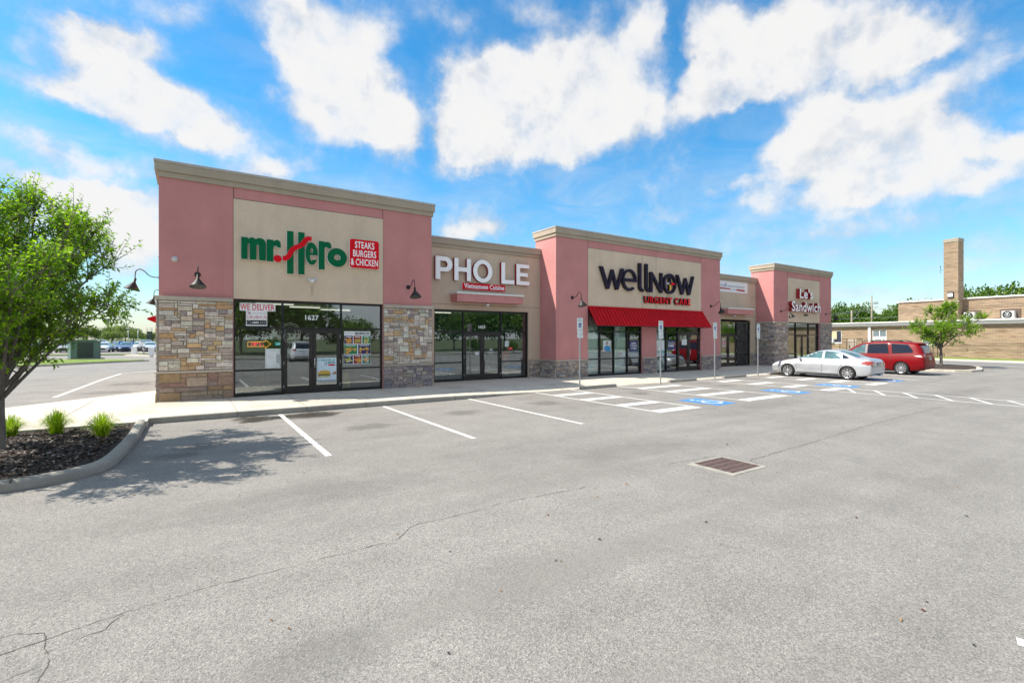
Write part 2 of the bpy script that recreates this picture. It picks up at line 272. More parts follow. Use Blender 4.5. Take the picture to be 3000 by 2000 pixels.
MT = dict(
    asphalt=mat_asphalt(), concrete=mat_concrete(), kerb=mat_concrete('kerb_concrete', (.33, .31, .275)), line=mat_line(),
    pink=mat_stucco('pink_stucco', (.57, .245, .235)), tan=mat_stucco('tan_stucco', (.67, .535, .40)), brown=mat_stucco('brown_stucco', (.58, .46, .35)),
    trim=mat_stucco('trim_stucco', (.415, .345, .265)), cap=plain('metal_cap', (.42, .39, .36), .5, .0), groove=plain('groove_shadow_gap', (.16, .10, .09), .9),
    stone=mat_stone(), mortar=plain('mortar', (.30, .27, .24), .95, var=.2, bump=.4), ledge=mat_concrete('cast_stone', (.50, .44, .37)),
    frame=plain('black_aluminium', (.012, .012, .013), .35, 0, .2, Specular_IOR_Level=.4), doorfr=plain('bronze_aluminium', (.018, .015, .015), .35),
    glass=mat_glass('storefront_glass', (.80, .88, .86)), white=plain('white_paint', (.80, .80, .79), .45, 0, .04), cream=plain('cream_wall', (.52, .47, .38), .8),
    floor=plain('floor_tile', (.42, .37, .28), .35, 0, .15, 2), dark=plain('dark_plastic', (.02, .02, .022), .45), black=plain('black_metal', (.022, .021, .021), .42, .4),
    lampm=plain('weathered_bronze', (.022, .021, .02), .5, .3, .3, 14), lampin=plain('lamp_reflector', (.10, .095, .09), .5), red=plain('red_metal', (.50, .003, .010), .55, 0, .10, 2, Specular_IOR_Level=.15),
    redsign=plain('red_sign_face', (.70, .004, .015), .5, 0, .05, Specular_IOR_Level=.12), green=plain('green_sign_face', (.001, .125, .048), .5, 0, .08, Specular_IOR_Level=.1), whitesign=plain('white_sign_face', (.93, .93, .95), .4, 0, .03),
    redside=plain('red_letter_side', (.33, .008, .018), .45), navy=plain('navy_letter_face', (.020, .014, .042), .5, 0, .15, Specular_IOR_Level=.12), blackside=plain('black_letter_side', (.006, .006, .009), .5),
    blueside=plain('blue_trim', (.03, .025, .22), .5), galv=plain('galvanised_steel', (.50, .52, .53), .42, .7, .15, 20), chrome=plain('chrome', (.75, .75, .76), .15, .9, .03),
    brick=mat_brick('tan_brick', (.275, .190, .118)), bark=mat_bark(), leafa=mat_leaf('leaf_bright', (.07, .18, .014), (.24, .42, .02), (.50, .62, .045), .55),
    leafb=mat_leaf('leaf_forest', (.030, .085, .012), (.085, .17, .02), (.19, .28, .04), .35), leafc=mat_leaf('leaf_far_haze', (.09, .14, .06), (.17, .22, .09), (.27, .31, .14), .35), blade=mat_leaf('grass_blade', (.20, .32, .012), (.42, .56, .02), (.62, .64, .08)),  # leafc: distance haze put into the leaf colour as a paler olive
    grass=mat_grass(), blue=plain('blue_road_paint', (.055, .23, .56), .7, 0, .25, 8), tyre=plain('tyre_rubber', (.018, .018, .019), .8, 0, .2, 20),
    alu=plain('alloy', (.55, .56, .58), .28, .8, .06), silver=mat_paint('silver_car_paint', (.50, .52, .55), .5, .34), redcar=mat_paint('red_car_paint', (.20, .0008, .004), .0, .38, .06),
    carglass=plain('car_glass', (.07, .135, .15), .04, 0, .5, 2.6, Specular_IOR_Level=.5, Coat_Weight=.35, Coat_Roughness=.0), privacy=plain('privacy_glass', (.008, .010, .024), .05, 0, .1, 2, Specular_IOR_Level=.45, Coat_Weight=.3),
    tail=plain('tail_lens_red', (.30, .03, .015), .15, 0, .2, 30, Coat_Weight=1.0), tailw=plain('tail_lens_clear', (.75, .60, .55), .15, 0, .2, 30, Coat_Weight=1.0), headl=plain('headlamp_lens', (.7, .7, .72), .12, 0, .1, 20, Coat_Weight=1.0),
    paper=plain('white_paper', (.80, .82, .84), .6, 0, .04), blind=plain('pale_roller_blind', (.80, .90, .88), .7, 0, .06), ply=plain('plywood', (.78, .52, .29), .8, 0, .2, 3),
    rough=plain('rough_grass', (.085, .105, .035), .95, 0, .4, .8), mulch=plain('mulch', (.045, .030, .022), .95, 0, .5, 30, .8), utility=plain('utility_green', (.10, .17, .15), .5, 0, .15), wood=plain('pole_wood', (.30, .26, .22), .9, 0, .2),
    whiteroof=plain('white_roof_edge', (.70, .69, .66), .5, 0, .06), gutter=plain('grey_gutter', (.24, .24, .23), .5),
    neonr=mat_emit('neon_red', (1, .02, .05), 1.6), neony=mat_emit('neon_amber', (1, .42, .05), 1.1), tube=mat_emit('ceiling_tube', (1, .95, .8), .55),
    bulb=plain('lens_grey', (.55, .57, .6), .3),
)
def C(name, col, **k):
    if name not in MT: MT[name] = plain(name, col, **k)
    return MT[name]

# ------------------------------------------------------------------ object helpers
ORG = {}
def tag(o, label=None, cat=None, group=None, kind=None):
    for k, v in (('label', label), ('category', cat), ('group', group), ('kind', kind)):
        if v: o[k] = v
    return o
def thing(name, loc, label, cat, group=None, rz=0):
    o = bpy.data.objects.new(name, None); COL.objects.link(o); o.location = loc; o.rotation_euler = (0, 0, rz)
    o.empty_display_size = .2; ORG[o.name] = Vector(loc)
    return tag(o, label, cat, group)
def rename(o, name):
    o.name = name
def copytree(o, parent=None):
    c = o.copy(); COL.objects.link(c)
    if parent: c.parent = parent
    for ch in o.children: copytree(ch, c)
    return c
class MB:
    def __init__(s): s.v = []; s.f = []; s.m = []; s.s = []; s.c = []
    def face(s, pts, m=0, smooth=False, c=0):
        n = len(s.v); s.v += [tuple(p) for p in pts]; s.f.append(tuple(range(n, n+len(pts)))); s.m.append(m); s.s.append(smooth); s.c.append(c)
    def add(s, vs, fs, m=0, smooth=False, c=0):
        n = len(s.v); s.v += [tuple(p) for p in vs]
        for f in fs: s.f.append(tuple(n+i for i in f)); s.m.append(m); s.s.append(smooth); s.c.append(c)
    def box(s, x0, x1, y0, y1, z0, z1, m=0, b=0):
        if b:
            # bevelled box: chamfer all round
            bm = bmesh.new(); bmesh.ops.create_cube(bm, size=1)
            for v in bm.verts: v.co = Vector(((x0+x1)/2+v.co.x*(x1-x0), (y0+y1)/2+v.co.y*(y1-y0), (z0+z1)/2+v.co.z*(z1-z0)))
            bmesh.ops.bevel(bm, geom=bm.edges[:], offset=b, segments=2, affect='EDGES', profile=.5)
            s.bm(bm, m); return
        s.add([(x, y, z) for z in (z0, z1) for y in (y0, y1) for x in (x0, x1)],
              [(0, 2, 3, 1), (4, 5, 7, 6), (0, 1, 5, 4), (2, 6, 7, 3), (0, 4, 6, 2), (1, 3, 7, 5)], m)
    def bm(s, bm, m=0, smooth=False, mat=None):
        bm.verts.index_update()
        s.add([(mat @ v.co) if mat else v.co for v in bm.verts], [[v.index for v in f.verts] for f in bm.faces], m, smooth); bm.free()
    def prism(s, pts, a0, a1, fn, m=0):
        """2D outline pts swept from a0 to a1; fn(u, v, a) -> xyz"""
        n = len(pts)
        s.add([fn(u, v, a0) for u, v in pts]+[fn(u, v, a1) for u, v in pts],
              [tuple(range(n))[::-1], tuple(range(n, 2*n))]+[(i, (i+1) % n, n+(i+1) % n, n+i) for i in range(n)], m)
    def tube(s, pts, r, seg=8, m=0, cap=True):
        pts = [Vector(p) for p in pts]; rs = r if isinstance(r, (list, tuple)) else [r]*len(pts)
        n0 = len(s.v); up = None
        for i, p in enumerate(pts):
            d = (pts[min(i+1, len(pts)-1)]-pts[max(i-1, 0)]).normalized()
            if up is None: up = Vector((0, 0, 1)) if abs(d.z) < .9 else Vector((1, 0, 0))
            a = d.cross(up).normalized(); bb = a.cross(d).normalized(); up = bb
            for k in range(seg):
                t = 2*pi*k/seg; s.v.append(tuple(p+(a*cos(t)+bb*sin(t))*rs[i]))
        for i in range(len(pts)-1):
            for k in range(seg):
                q = (k+1) % seg
                s.f.append((n0+i*seg+k, n0+i*seg+q, n0+(i+1)*seg+q, n0+(i+1)*seg+k)); s.m.append(m); s.s.append(True); s.c.append(0)
        if cap:
            for i, rev in ((0, True), (len(pts)-1, False)):
                f = tuple(n0+i*seg+k for k in range(seg)); s.f.append(f[::-1] if rev else f); s.m.append(m); s.s.append(False); s.c.append(0)
    def lathe(s, prof, seg=20, m=0, mat=None, smooth=True):
        """prof: (r, h) pairs turned about local z; mat places it"""
        mat = mat or Matrix(); n0 = len(s.v)
        for r, h in prof:
            for k in range(seg):
                t = 2*pi*k/seg; s.v.append(tuple(mat @ Vector((r*cos(t), r*sin(t), h))))
        for i in range(len(prof)-1):
            for k in range(seg):
                q = (k+1) % seg
                s.f.append((n0+i*seg+k, n0+i*seg+q, n0+(i+1)*seg+q, n0+(i+1)*seg+k)); s.m.append(m); s.s.append(smooth); s.c.append(0)
    def build(s, name, mats, parent=None, local=False, uv=False, attr=None):
        if not isinstance(mats, (list, tuple)): mats = [mats]
        me = bpy.data.meshes.new(name); off = Vector((0, 0, 0))
        if parent is not None:
            org = ORG.get(parent.name, Vector((0, 0, 0)))
            if not local: off = org
        vs = [(x-off.x, y-off.y, z-off.z) for x, y, z in s.v]
        me.from_pydata(vs, [], s.f); me.polygons.foreach_set('material_index', s.m); me.polygons.foreach_set('use_smooth', s.s)
        for m in mats: me.materials.append(m if not isinstance(m, str) else MT[m])
        if attr == 'stone':
            a = me.attributes.new('stone', 'FLOAT_COLOR', 'FACE')
            a.data.foreach_set('color', [q for c in s.c for q in (*(c if isinstance(c, tuple) else (.4, .4, .4)), 1)])
        elif attr: me.attributes.new(attr, 'FLOAT', 'FACE').data.foreach_set('value', [float(c) for c in s.c])
        if uv:
            u = me.uv_layers.new(name='UVMap').data
            for p in me.polygons:
                n = p.normal; k = max(range(3), key=lambda i: abs(n[i]))
                for li in p.loop_indices:
                    c = me.vertices[me.loops[li].vertex_index].co
                    u[li].uv = (c.y, c.z) if k == 0 else (c.x, c.z) if k == 1 else (c.x, c.y)
        me.validate(); me.update()
        o = bpy.data.objects.new(name, me); COL.objects.link(o)
        if parent is not None: o.parent = parent; ORG[o.name] = ORG.get(parent.name, Vector((0, 0, 0)))
        return o
def struct(mb, name, mats, label=None, **k):
    return tag(mb.build(name, mats, **k), label, None, None, 'structure')

def curve_mesh(cu):
    o = bpy.data.objects.new('tmp', cu); COL.objects.link(o)
    dg = bpy.context.evaluated_depsgraph_get(); dg.update()
    me = bpy.data.meshes.new_from_object(o.evaluated_get(dg))
    bpy.data.objects.remove(o); bpy.data.curves.remove(cu)
    vs = [v.co.copy() for v in me.vertices]; fs = [tuple(p.vertices) for p in me.polygons]; ns = [p.normal.copy() for p in me.polygons]
    bpy.data.meshes.remove(me); return vs, fs, ns
def islands(vs, fs):
    p = list(range(len(vs)))
    def find(a):
        while p[a] != a: p[a] = p[p[a]]; a = p[a]
        return a
    # coincident verts belong together too
    key = {}
    for i, v in enumerate(vs):
        k = (round(v.x, 4), round(v.y, 4)); j = key.setdefault(k, i); p[find(i)] = find(j)
    for f in fs:
        for a in f[1:]: p[find(a)] = find(f[0])
    g = {}
    for k, f in enumerate(fs): g.setdefault(find(f[0]), []).append(k)
    return list(g.values())
def text_geo(s, bold=0, narrow=None, spacing=1.0):
    cu = bpy.data.curves.new('t', 'FONT'); cu.body = s; cu.size = 1; cu.offset = bold; cu.extrude = .5; cu.resolution_u = 4
    cu.space_character = spacing; cu.align_x = 'LEFT'
    return curve_mesh(cu)
def loops_geo(loops):
    cu = bpy.data.curves.new('t', 'CURVE'); cu.dimensions = '2D'; cu.fill_mode = 'BOTH'; cu.extrude = .5
    for lp in loops:
        sp = cu.splines.new('POLY'); sp.points.add(len(lp)-1); sp.use_cyclic_u = True
        for q, (x, y) in zip(sp.points, lp): q.co = (x, y, 0, 1)
    return curve_mesh(cu)
class Face:
    """a wall plane that letters sit on: origin o, right u, outward n"""
    def __init__(s, o, u, n): s.o, s.u, s.n = Vector(o), Vector(u).normalized(), Vector(n).normalized()
    def p(s, a, z, d): return s.o+s.u*a+Vector((0, 0, z))+s.n*d
def south(Y): return Face((0, Y, 0), (1, 0, 0), (0, -1, 0))
def put(geo, face, fit, d0, d1, name, mats, parent, split=False):
    """set flat geometry on a wall face: fit = (a0, a1, z0, z1) box or None to keep coordinates; from depth d0 out to d1"""
    vs, fs, ns = geo
    if fit:
        X = [v.x for v in vs]; Y = [v.y for v in vs]; x0, x1, y0, y1 = min(X), max(X), min(Y), max(Y)
        a0, a1, z0, z1 = fit
        T = lambda v: (a0+(v.x-x0)/(x1-x0)*(a1-a0), z0+(v.y-y0)/(y1-y0)*(z1-z0))
    else: T = lambda v: (v.x, v.y)
    P = []
    for v in vs:
        a, z = T(v); P.append(face.p(a, z, d1 if v.z > 0 else d0))
    groups = [list(range(len(fs)))]
    if split:
        groups = islands(vs, fs); ext = []
        for g in groups:
            xs = [vs[i].x for k in g for i in fs[k]]; ext.append([min(xs), max(xs), g])
        ext.sort(key=lambda e: e[0]); out = []
        for e in ext:
            if out and min(out[-1][1], e[1])-max(out[-1][0], e[0]) > .6*min(e[1]-e[0], out[-1][1]-out[-1][0]):
                out[-1][1] = max(out[-1][1], e[1]); out[-1][2] += e[2]
            else: out.append(e)
        groups = [e[2] for e in out]
    res = []
    for g in groups:
        mb = MB()
        for k in g: mb.face([P[i] for i in fs[k]], 0 if ns[k].z > .9 or len(mats) == 1 else 1)
        res.append(mb.build(name, mats, parent))
    return res
def text(s, face, fit, d0, d1, name, mats, parent, split=False, bold=0, spacing=1.0):
    return put(text_geo(s, bold, None, spacing), face, fit, d0, d1, name, mats if isinstance(mats, (list, tuple)) else [mats], parent, split)
def shape(loops, face, d0, d1, name, mats, parent, fit=None):
    return put(loops_geo(loops), face, fit, d0, d1, name, mats if isinstance(mats, (list, tuple)) else [mats], parent)[0]
def circle(cx, cy, rx, ry=None, n=28, a0=0, a1=2*pi):
    ry = ry or rx; full = abs(a1-a0-2*pi) < 1e-6
    return [(cx+rx*cos(a0+(a1-a0)*k/(n if full else n-1)), cy+ry*sin(a0+(a1-a0)*k/(n if full else n-1))) for k in range(n)]
def rrect(x0, x1, y0, y1, r):
    return circle(x1-r, y1-r, r, n=6, a0=0, a1=pi/2)+circle(x0+r, y1-r, r, n=6, a0=pi/2, a1=pi)+circle(x0+r, y0+r, r, n=6, a0=pi, a1=1.5*pi)+circle(x1-r, y0+r, r, n=6, a0=1.5*pi, a1=2*pi)
def stroke(pts, w):
    """outline of a thick polyline"""
    pts = [Vector((x, y, 0)) for x, y in pts]; ws = w if isinstance(w, (list, tuple)) else [w]*len(pts); l, r = [], []
    for i, p in enumerate(pts):
        d = (pts[min(i+1, len(pts)-1)]-pts[max(i-1, 0)]).normalized(); n = Vector((-d.y, d.x, 0))
        l.append((p.x+n.x*ws[i]/2, p.y+n.y*ws[i]/2)); r.append((p.x-n.x*ws[i]/2, p.y-n.y*ws[i]/2))
    return l+r[::-1]
def spline(pts, n=8):
    out = []; P = [Vector(p) for p in pts]
    for i in range(len(P)-1):
        a, b, c, d = P[max(i-1, 0)], P[i], P[i+1], P[min(i+2, len(P)-1)]
        for k in range(n):
            t = k/n; out.append(tuple(.5*((2*b)+(c-a)*t+(2*a-5*b+4*c-d)*t*t+(3*b-a-3*c+d)*t**3)))
    out.append(tuple(P[-1])); return out

# ------------------------------------------------------------------ the ground
def sheet(pts, z, name, mat, label=None):
    mb = MB(); mb.face([(x, y, z) for x, y in pts]); return struct(mb, name, mat, label)
def slab(pts, z0, z1, name, mat, label=None):
    mb = MB(); mb.prism(pts, z0, z1, lambda u, v, a: (u, v, a)); return struct(mb, name, mat, label)
sheet([(-700, -700), (900, -700), (900, 900), (-700, 900)], -.06, 'ground', 'rough')
sheet([(-70, -14.5), (57, -14.5), (57, 95), (-70, 110)], 0, 'parking_lot', 'asphalt')
sheet([(-200, -27), (300, -27), (300, -18), (-200, -18)], -.03, 'road', 'asphalt')
# sidewalk along the shops: a real kerb on the left that runs out flush towards the accessible bays
def edge(x):
    t = min(1, max(0, (x-6.2)/5.5)); t = t*t*(3-2*t)
    return 14.40+.33*t, .15-.135*t
mb = MB(); xs = [-.82+i*.5 for i in range(int(44/.5)+1)]
for a, b in zip(xs[:-1], xs[1:]):
    (ya, za), (yb, zb) = edge(a), edge(b)
    mb.face([(a, ya+.02, za), (b, yb+.02, zb), (b, 15.6, .15), (a, 15.6, .15)])
    mb.face([(a, 15.6, .15), (b, 15.6, .15), (b, 19.4, .15), (a, 19.4, .15)])
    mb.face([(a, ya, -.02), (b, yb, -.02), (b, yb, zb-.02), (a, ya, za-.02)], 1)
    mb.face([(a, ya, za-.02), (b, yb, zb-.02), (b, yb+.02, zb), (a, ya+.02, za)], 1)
mb.face([(xs[-1], 14.75, 0), (xs[-1], 19.4, 0), (xs[-1], 19.4, .15), (xs[-1], 14.75, .015)])
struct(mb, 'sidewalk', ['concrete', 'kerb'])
mb = MB()   # scored joints of the sidewalk
for x in (1.02, 2.7, 4.35, 5.8, 7.3, 8.9, 10.4, 12.2, 15.2, 17.5, 20.6, 22.6, 25, 27.5, 30, 32.4):
    ya, za = edge(x)
    mb.box(x-.006, x+.006, ya-.004, ya+.01, max(-.01, za-.13), za-.012)
    mb.face([(x-.006, ya+.022, za+.003), (x+.006, ya+.022, za+.003), (x+.006, 15.6, .153), (x-.006, 15.6, .153)])
    mb.face([(x-.006, 15.6, .153), (x+.006, 15.6, .153), (x+.006, 17.75, .153), (x-.006, 17.75, .153)])
struct(mb, 'sidewalk_joint', C('joint_dirt', (.10, .09, .08), rough=.9))
# concrete apron left of the shops, with its own joints
slab([(-.826, 14.0), (-.826, 22.1), (-2.76, 20.25), (-3.71, 19.3), (-4.18, 18.8), (-9, 14.6), (-9, 14.0)], -.02, .135, 'drive_apron', 'concrete')
mb = MB(); mb.face([(-2.43, 19.56, .138), (-2.45, 19.56, .138), (-2.62, 14.3, .138), (-2.60, 14.3, .138)])
struct(mb, 'apron_joint', C('joint_dirt', (.10, .09, .08)))
# planting bed: rounded kerb, mulch
KP = spline([(-9, 9.15), (-5, 9.08), (-3, 9.05), (-2.09, 9.08), (-1.85, 9.11), (-1.4, 9.34), (-1.05, 9.85), (-.93, 10.9), (-.87, 12.36), (-.86, 14.18)], 6)
mb = MB(); prof = [(-.0, -.02), (-.015, .10), (.03, .148), (.10, .16), (.16, .145), (.19, .10), (.19, -.02)]   # outwards = 0
n = len(prof)
for i, (x, y) in enumerate(KP):
    a, b = KP[max(i-1, 0)], KP[min(i+1, len(KP)-1)]; d = Vector((b[0]-a[0], b[1]-a[1], 0)).normalized(); inn = Vector((-d.y, d.x, 0))
    for u, z in prof: mb.v.append((x+inn.x*u, y+inn.y*u, z))
for i in range(len(KP)-1):
    for k in range(n-1):
        mb.f.append((i*n+k, (i+1)*n+k, (i+1)*n+k+1, i*n+k+1)); mb.m.append(0); mb.s.append(True); mb.c.append(0)
mb.f.append(tuple(range((len(KP)-1)*n, len(KP)*n))); mb.m.append(0); mb.s.append(False); mb.c.append(0)
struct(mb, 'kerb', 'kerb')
mb = MB()
for x, y in ((-2.0, 9.085), (-6.1, 9.08)): mb.box(x-.008, x+.008, y-.004, y+.2, .0, .1625)
struct(mb, 'kerb_joint', C('joint_dirt', (.10, .09, .08)))
def bedz(x, y): return .085+.12*max(0, 1-((x+4)**2/9+(y-11.6)**2/5))+.018*noise.noise(Vector((x*3, y*3, 0)))
def inbed(x, y, m=.16):
    if y > 14.0 or x < -9 or x > -.95: return False
    for i in range(len(KP)-1):
        (xa, ya), (xb, yb) = KP[i], KP[i+1]; dx, dy = xb-xa, yb-ya; t = max(0, min(1, ((x-xa)*dx+(y-ya)*dy)/(dx*dx+dy*dy)))
        if (x-xa-dx*t)**2+(y-ya-dy*t)**2 < m*m: return False
    c = False; Q = KP+[(-.86, 14.4), (-9, 14.4)]
    for i in range(len(Q)):
        (xa, ya), (xb, yb) = Q[i], Q[i-1]
        if (ya > y) != (yb > y) and x < (xb-xa)*(y-ya)/(yb-ya)+xa: c = not c
    return c
mb = MB(); g = .12
for i in range(70):
    for j in range(45):
        x, y = -9+i*g, 8.9+j*g
        cs = [(x, y), (x+g, y), (x+g, y+g), (x, y+g)]
        if all(a < -.95 and b < 14.25 for a, b in cs) and any(inbed(a, b, .1) for a, b in cs) and all(inbed(a, b, .02) or b > 13.9 for a, b in cs): mb.face([(a, b, bedz(a, b)) for a, b in cs], 0, True)
for k in range(15000):
    x, y = rnd.uniform(-6.5, -.95), rnd.uniform(9.1, 14.1)
    if not inbed(x, y, .26): continue
    a = rnd.uniform(0, pi); l, w = rnd.uniform(.015, .05), rnd.uniform(.006, .016); u = Vector((cos(a), sin(a), rnd.uniform(-.5, .5)))*l; v = Vector((-sin(a), cos(a), rnd.uniform(-.6, .6)))*w
    p = Vector((x, y, bedz(x, y)+.012)); t = rnd.random()
    mb.face([p-u-v, p+u-v, p+u+v, p-u+v], 1 if t < .55 else 2 if t < .86 else 3)
struct(mb, 'mulch_bed', ['mulch', 'mulch', C('mulch_chip', (.075, .055, .045), rough=.9, var=.4), C('mulch_chip_pale', (.24, .215, .20), rough=.9, var=.3)])

# painted markings
def band(x0, y0, x1, y1, w=.11, name='parking_line', z=.004, mat='line'):
    d = Vector((x1-x0, y1-y0, 0)); n = Vector((-d.y, d.x, 0)).normalized()*w/2; k = max(2, int(d.length/.6)); mb = MB()
    for i in range(k):
        a, b = Vector((x0, y0, 0))+d*(i/k), Vector((x0, y0, 0))+d*((i+1)/k)
        mb.face([(*(a-n).xy, z), (*(b-n).xy, z), (*(b+n).xy, z), (*(a+n).xy, z)])
    return struct(mb, name, mat)
for x, a, b in ((2.01, 14.3, 8.8), (4.83, 14.3, 8.7), (7.80, 14.45, 8.74)): band(x, a, x, b)
def aisle(x0, x1, ys, y0=14.75, y1=8.85):
    for x in (x0, x1): band(x, y0, x, y1, .1, 'aisle_line')
    for y in ys: band(x0+.06, y, x1-.06, y, .42, 'aisle_bar', .0041)
aisle(10.78, 12.52, (13.55, 12.1, 10.48, 9.08)); aisle(15.12, 17.66, (13.58, 12.15, 10.75, 9.15)); aisle(20.62, 22.3, (13.6, 12.1, 10.6, 9.12)); aisle(24.75, 26.3, (13.6, 12.1, 10.6, 9.12))
band(29.4, 14.7, 29.4, 8.8); band(32.3, 14.7, 32.3, 8.8); band(35.6, 14.7, 35.6, 8.8)
for x0, x1 in ((20.7, 22.3),):
    band(x0-.05, 8.9, x0+.1, -6, .1, 'walkway_line'); band(x1-.1, 8.9, x1+.2, -6, .1, 'walkway_line')
    for k in range(12): band(x1-.08, 8.95-k*.93, x0+.03, 8.1-k*.93, .1, 'walkway_stripe', .0042)
def wheelchair(face, cx, cy, h, d0, d1, mat, name, parent):
    """the wheelchair symbol as flat pieces"""
    s = h; P = lambda x, y: (cx+x*s, cy+y*s)
    head = [P(x, y) for x, y in circle(-.06, .42, .075, n=12)]
    body = stroke([P(-.05, .30), P(-.02, .02), P(.20, .02), P(.30, -.28), P(.39, -.25)], .085*s)
    arm = stroke([P(-.04, .17), P(.16, .17)], .06*s)
    wheel = stroke([P(x, y) for x, y in circle(.0, -.17, .24, n=20, a0=radians(105), a1=radians(385-30))], .07*s)
    for lp in (head, body, arm, wheel): shape([lp], face, d0, d1, name, mat, parent)
FLOOR = Face((0, 0, 0), (1, 0, 0), (0, 0, 1))
def on_floor(x, y, rot):
    f = Face((x, y, 0), (1, 0, 0), (0, 0, 1)); f.p = lambda a, z, d: Vector((x, y, 0))+Vector((a*cos(rot)-z*sin(rot), a*sin(rot)+z*cos(rot), d)); return f
for x, y in ((13.85, 9.6), (19.05, 9.78), (23.25, 9.75), (28.0, 9.75)):
    mb = MB(); mb.face([(x-.5, y-.74, .004), (x+.5, y-.74, .004), (x+.5, y+.74, .004), (x-.5, y+.74, .004)])
    o = struct(mb, 'wheelchair_marking', 'blue')
    wheelchair(on_floor(x, y, 0), 0, 0, 1.15, .007, .008, 'line', 'wheelchair_symbol', o)
band(4.66, .86, 5.2, -1.2, .11)                         # a bay line near the camera
for a, b in (((-3.9, 22.6), (-3.6, 31)), ((-3.6, 31), (-3.3, 35.6)), ((-3.3, 35.6), (-1.7, 37.6)), ((-1.7, 37.6), (3, 38.2))): band(*a, *b, .14, 'drive_line')
# cracks and debris on the asphalt
def crack(pts, w, name='asphalt_crack'):
    mb = MB(); P = []
    for i in range(len(pts)-1):
        a, b = Vector((*pts[i], 0)), Vector((*pts[i+1], 0)); k = max(2, int((b-a).length/.025))
        P += [a+(b-a)*(j/k) for j in range(k)]
    P.append(Vector((*pts[-1], 0)))
    P = [p+Vector((.035*noise.noise(p*2.3)+.018*noise.noise(p*9)+.009*noise.noise(p*37), .035*noise.noise(p*2.3+Vector((9, 0, 0)))+.02*noise.noise(p*11+Vector((5, 0, 0)))+.012*noise.noise(p*41+Vector((3, 0, 0))), 0)) for p in P]
    for i in range(len(P)-1):
        d = P[i+1]-P[i]; n = Vector((-d.y, d.x, 0)).normalized()
        wa = w*max(.0, 0.42+.5*noise.noise(P[i]*5)+.5*noise.noise(P[i]*23)); wb = w*max(.0, 0.42+.5*noise.noise(P[i+1]*5)+.5*noise.noise(P[i+1]*23))
        q = [P[i]-n*wa, P[i+1]-n*wb, P[i+1]+n*wb, P[i]+n*wa]
        if wa+wb > .0004: mb.face([(v.x, v.y, .0035) for v in q])
    return struct(mb, name, C('crack_dirt', (.115, .108, .097), rough=.95, var=.4))
crack([(-1.5, 4.72), (-1.02, 4.72), (-.83, 4.61), (-.79, 4.38), (-.75, 4.12), (-.75, 3.5)], .0065)
crack([(-1.05, 4.45), (-.68, 4.55), (-.39, 4.64), (.13, 4.72), (.96, 4.73), (1.77, 4.78), (2.03, 5.02), (2.75, 5.06), (3.3, 5.1), (4.6, 5.02)], .0065)
crack([(-.8, 4.3), (-.5, 4.45), (-.4, 4.62)], .006); crack([(-1.3, 3.9), (-1.0, 4.1), (-.78, 4.15)], .004)
crack([(6.5, 5.2), (7.1, 5.13), (7.6, 5.12)], .008); crack([(7.75, 4.4), (7.82, 4.58), (8.58, 4.66), (10.05, 4.71), (11.91, 4.82), (13.18, 4.9), (15.5, 4.98), (18.7, 5.03)], .012)
mb = MB()
for k in range(64):
    if k < 40: x, y = rnd.uniform(.4, 9), rnd.uniform(.8, 5)
    else: x, y = rnd.uniform(-1, 16), rnd.uniform(5, 13)
    a = rnd.uniform(0, pi); l = rnd.uniform(.008, .024)*(1 if k < 40 else 1.6); w = l*rnd.uniform(.3, .7)
    u, v = Vector((cos(a)*l, sin(a)*l, .004)), Vector((-sin(a)*w, cos(a)*w, -.002)); p = Vector((x, y, .008)); t = rnd.choice((0, 0, 0, 1, 2))
    mb.face([p-u, p-v+Vector((0, 0, .006)), p+u, p+v], t)
tag(mb.build('leaf_litter', [C('litter_dark', (.03, .032, .032), rough=.8), C('litter_brown', (.13, .055, .03), rough=.8), C('litter_tan', (.28, .17, .08), rough=.8)]), 'scattered dark and brown leaf scraps lying on the grey asphalt', None, None, 'stuff')
crack([(x-.006, y-.012) for x, y in KP[::3]]+[(-.86, 14.1)], .016, 'gutter_dirt'); crack([(-.8, 14.385), (1, 14.385), (3, 14.385), (5.5, 14.385), (7, 14.39)], .02, 'gutter_dirt')
# damp patch where water stood by the kerb
def blob(cx, cy, rx, ry, seed, name, mat, z):
    mb = MB(); mb.face([(cx+rx*(1+.35*noise.noise(Vector((cos(a)*1.5, sin(a)*1.5, seed)))+.1*noise.noise(Vector((cos(a)*6, sin(a)*6, seed))))*cos(a), cy+ry*(1+.35*noise.noise(Vector((cos(a)*1.5, sin(a)*1.5, seed)))+.1*noise.noise(Vector((cos(a)*6, sin(a)*6, seed))))*sin(a), z) for a in [2*pi*k/60 for k in range(60)]])
    return struct(mb, name, mat)
g = G('damp_asphalt'); P = g.co('Object')
MT['damp'] = g.done(g.bsdf(g.ramp(g.noise(3, 5, .7, P), [(.35, (.085, .074, .06)), (.7, (.20, .19, .175))]), .30, 0, g.bump(g.noise(120, 2), .2, .003)))
def stain(cx, cy, rx, ry, mat, name='asphalt_stain', z=.0026):
    mb = MB(); mb.face([(cx-rx, cy-ry, z), (cx+rx, cy-ry, z), (cx+rx, cy+ry, z), (cx-rx, cy+ry, z)]); return struct(mb, name, mat)
MT['st_damp'] = mat_stain('damp_stain', (.055, .045, .034), .8, .22, 3); MT['st_oil'] = mat_stain('oil_stain', (.07, .068, .066), .2, .75, 7); MT['st_pale'] = mat_stain('pale_stain', (.38, .36, .33), .16, .9, 11); MT['st_dark'] = mat_stain('dark_patch', (.13, .122, .115), .10, .85, 5)
stain(2.62, 13.75, 1.0, .75, 'st_damp', 'damp_patch'); stain(1.45, 13.8, .75, .75, 'st_damp', 'damp_patch')
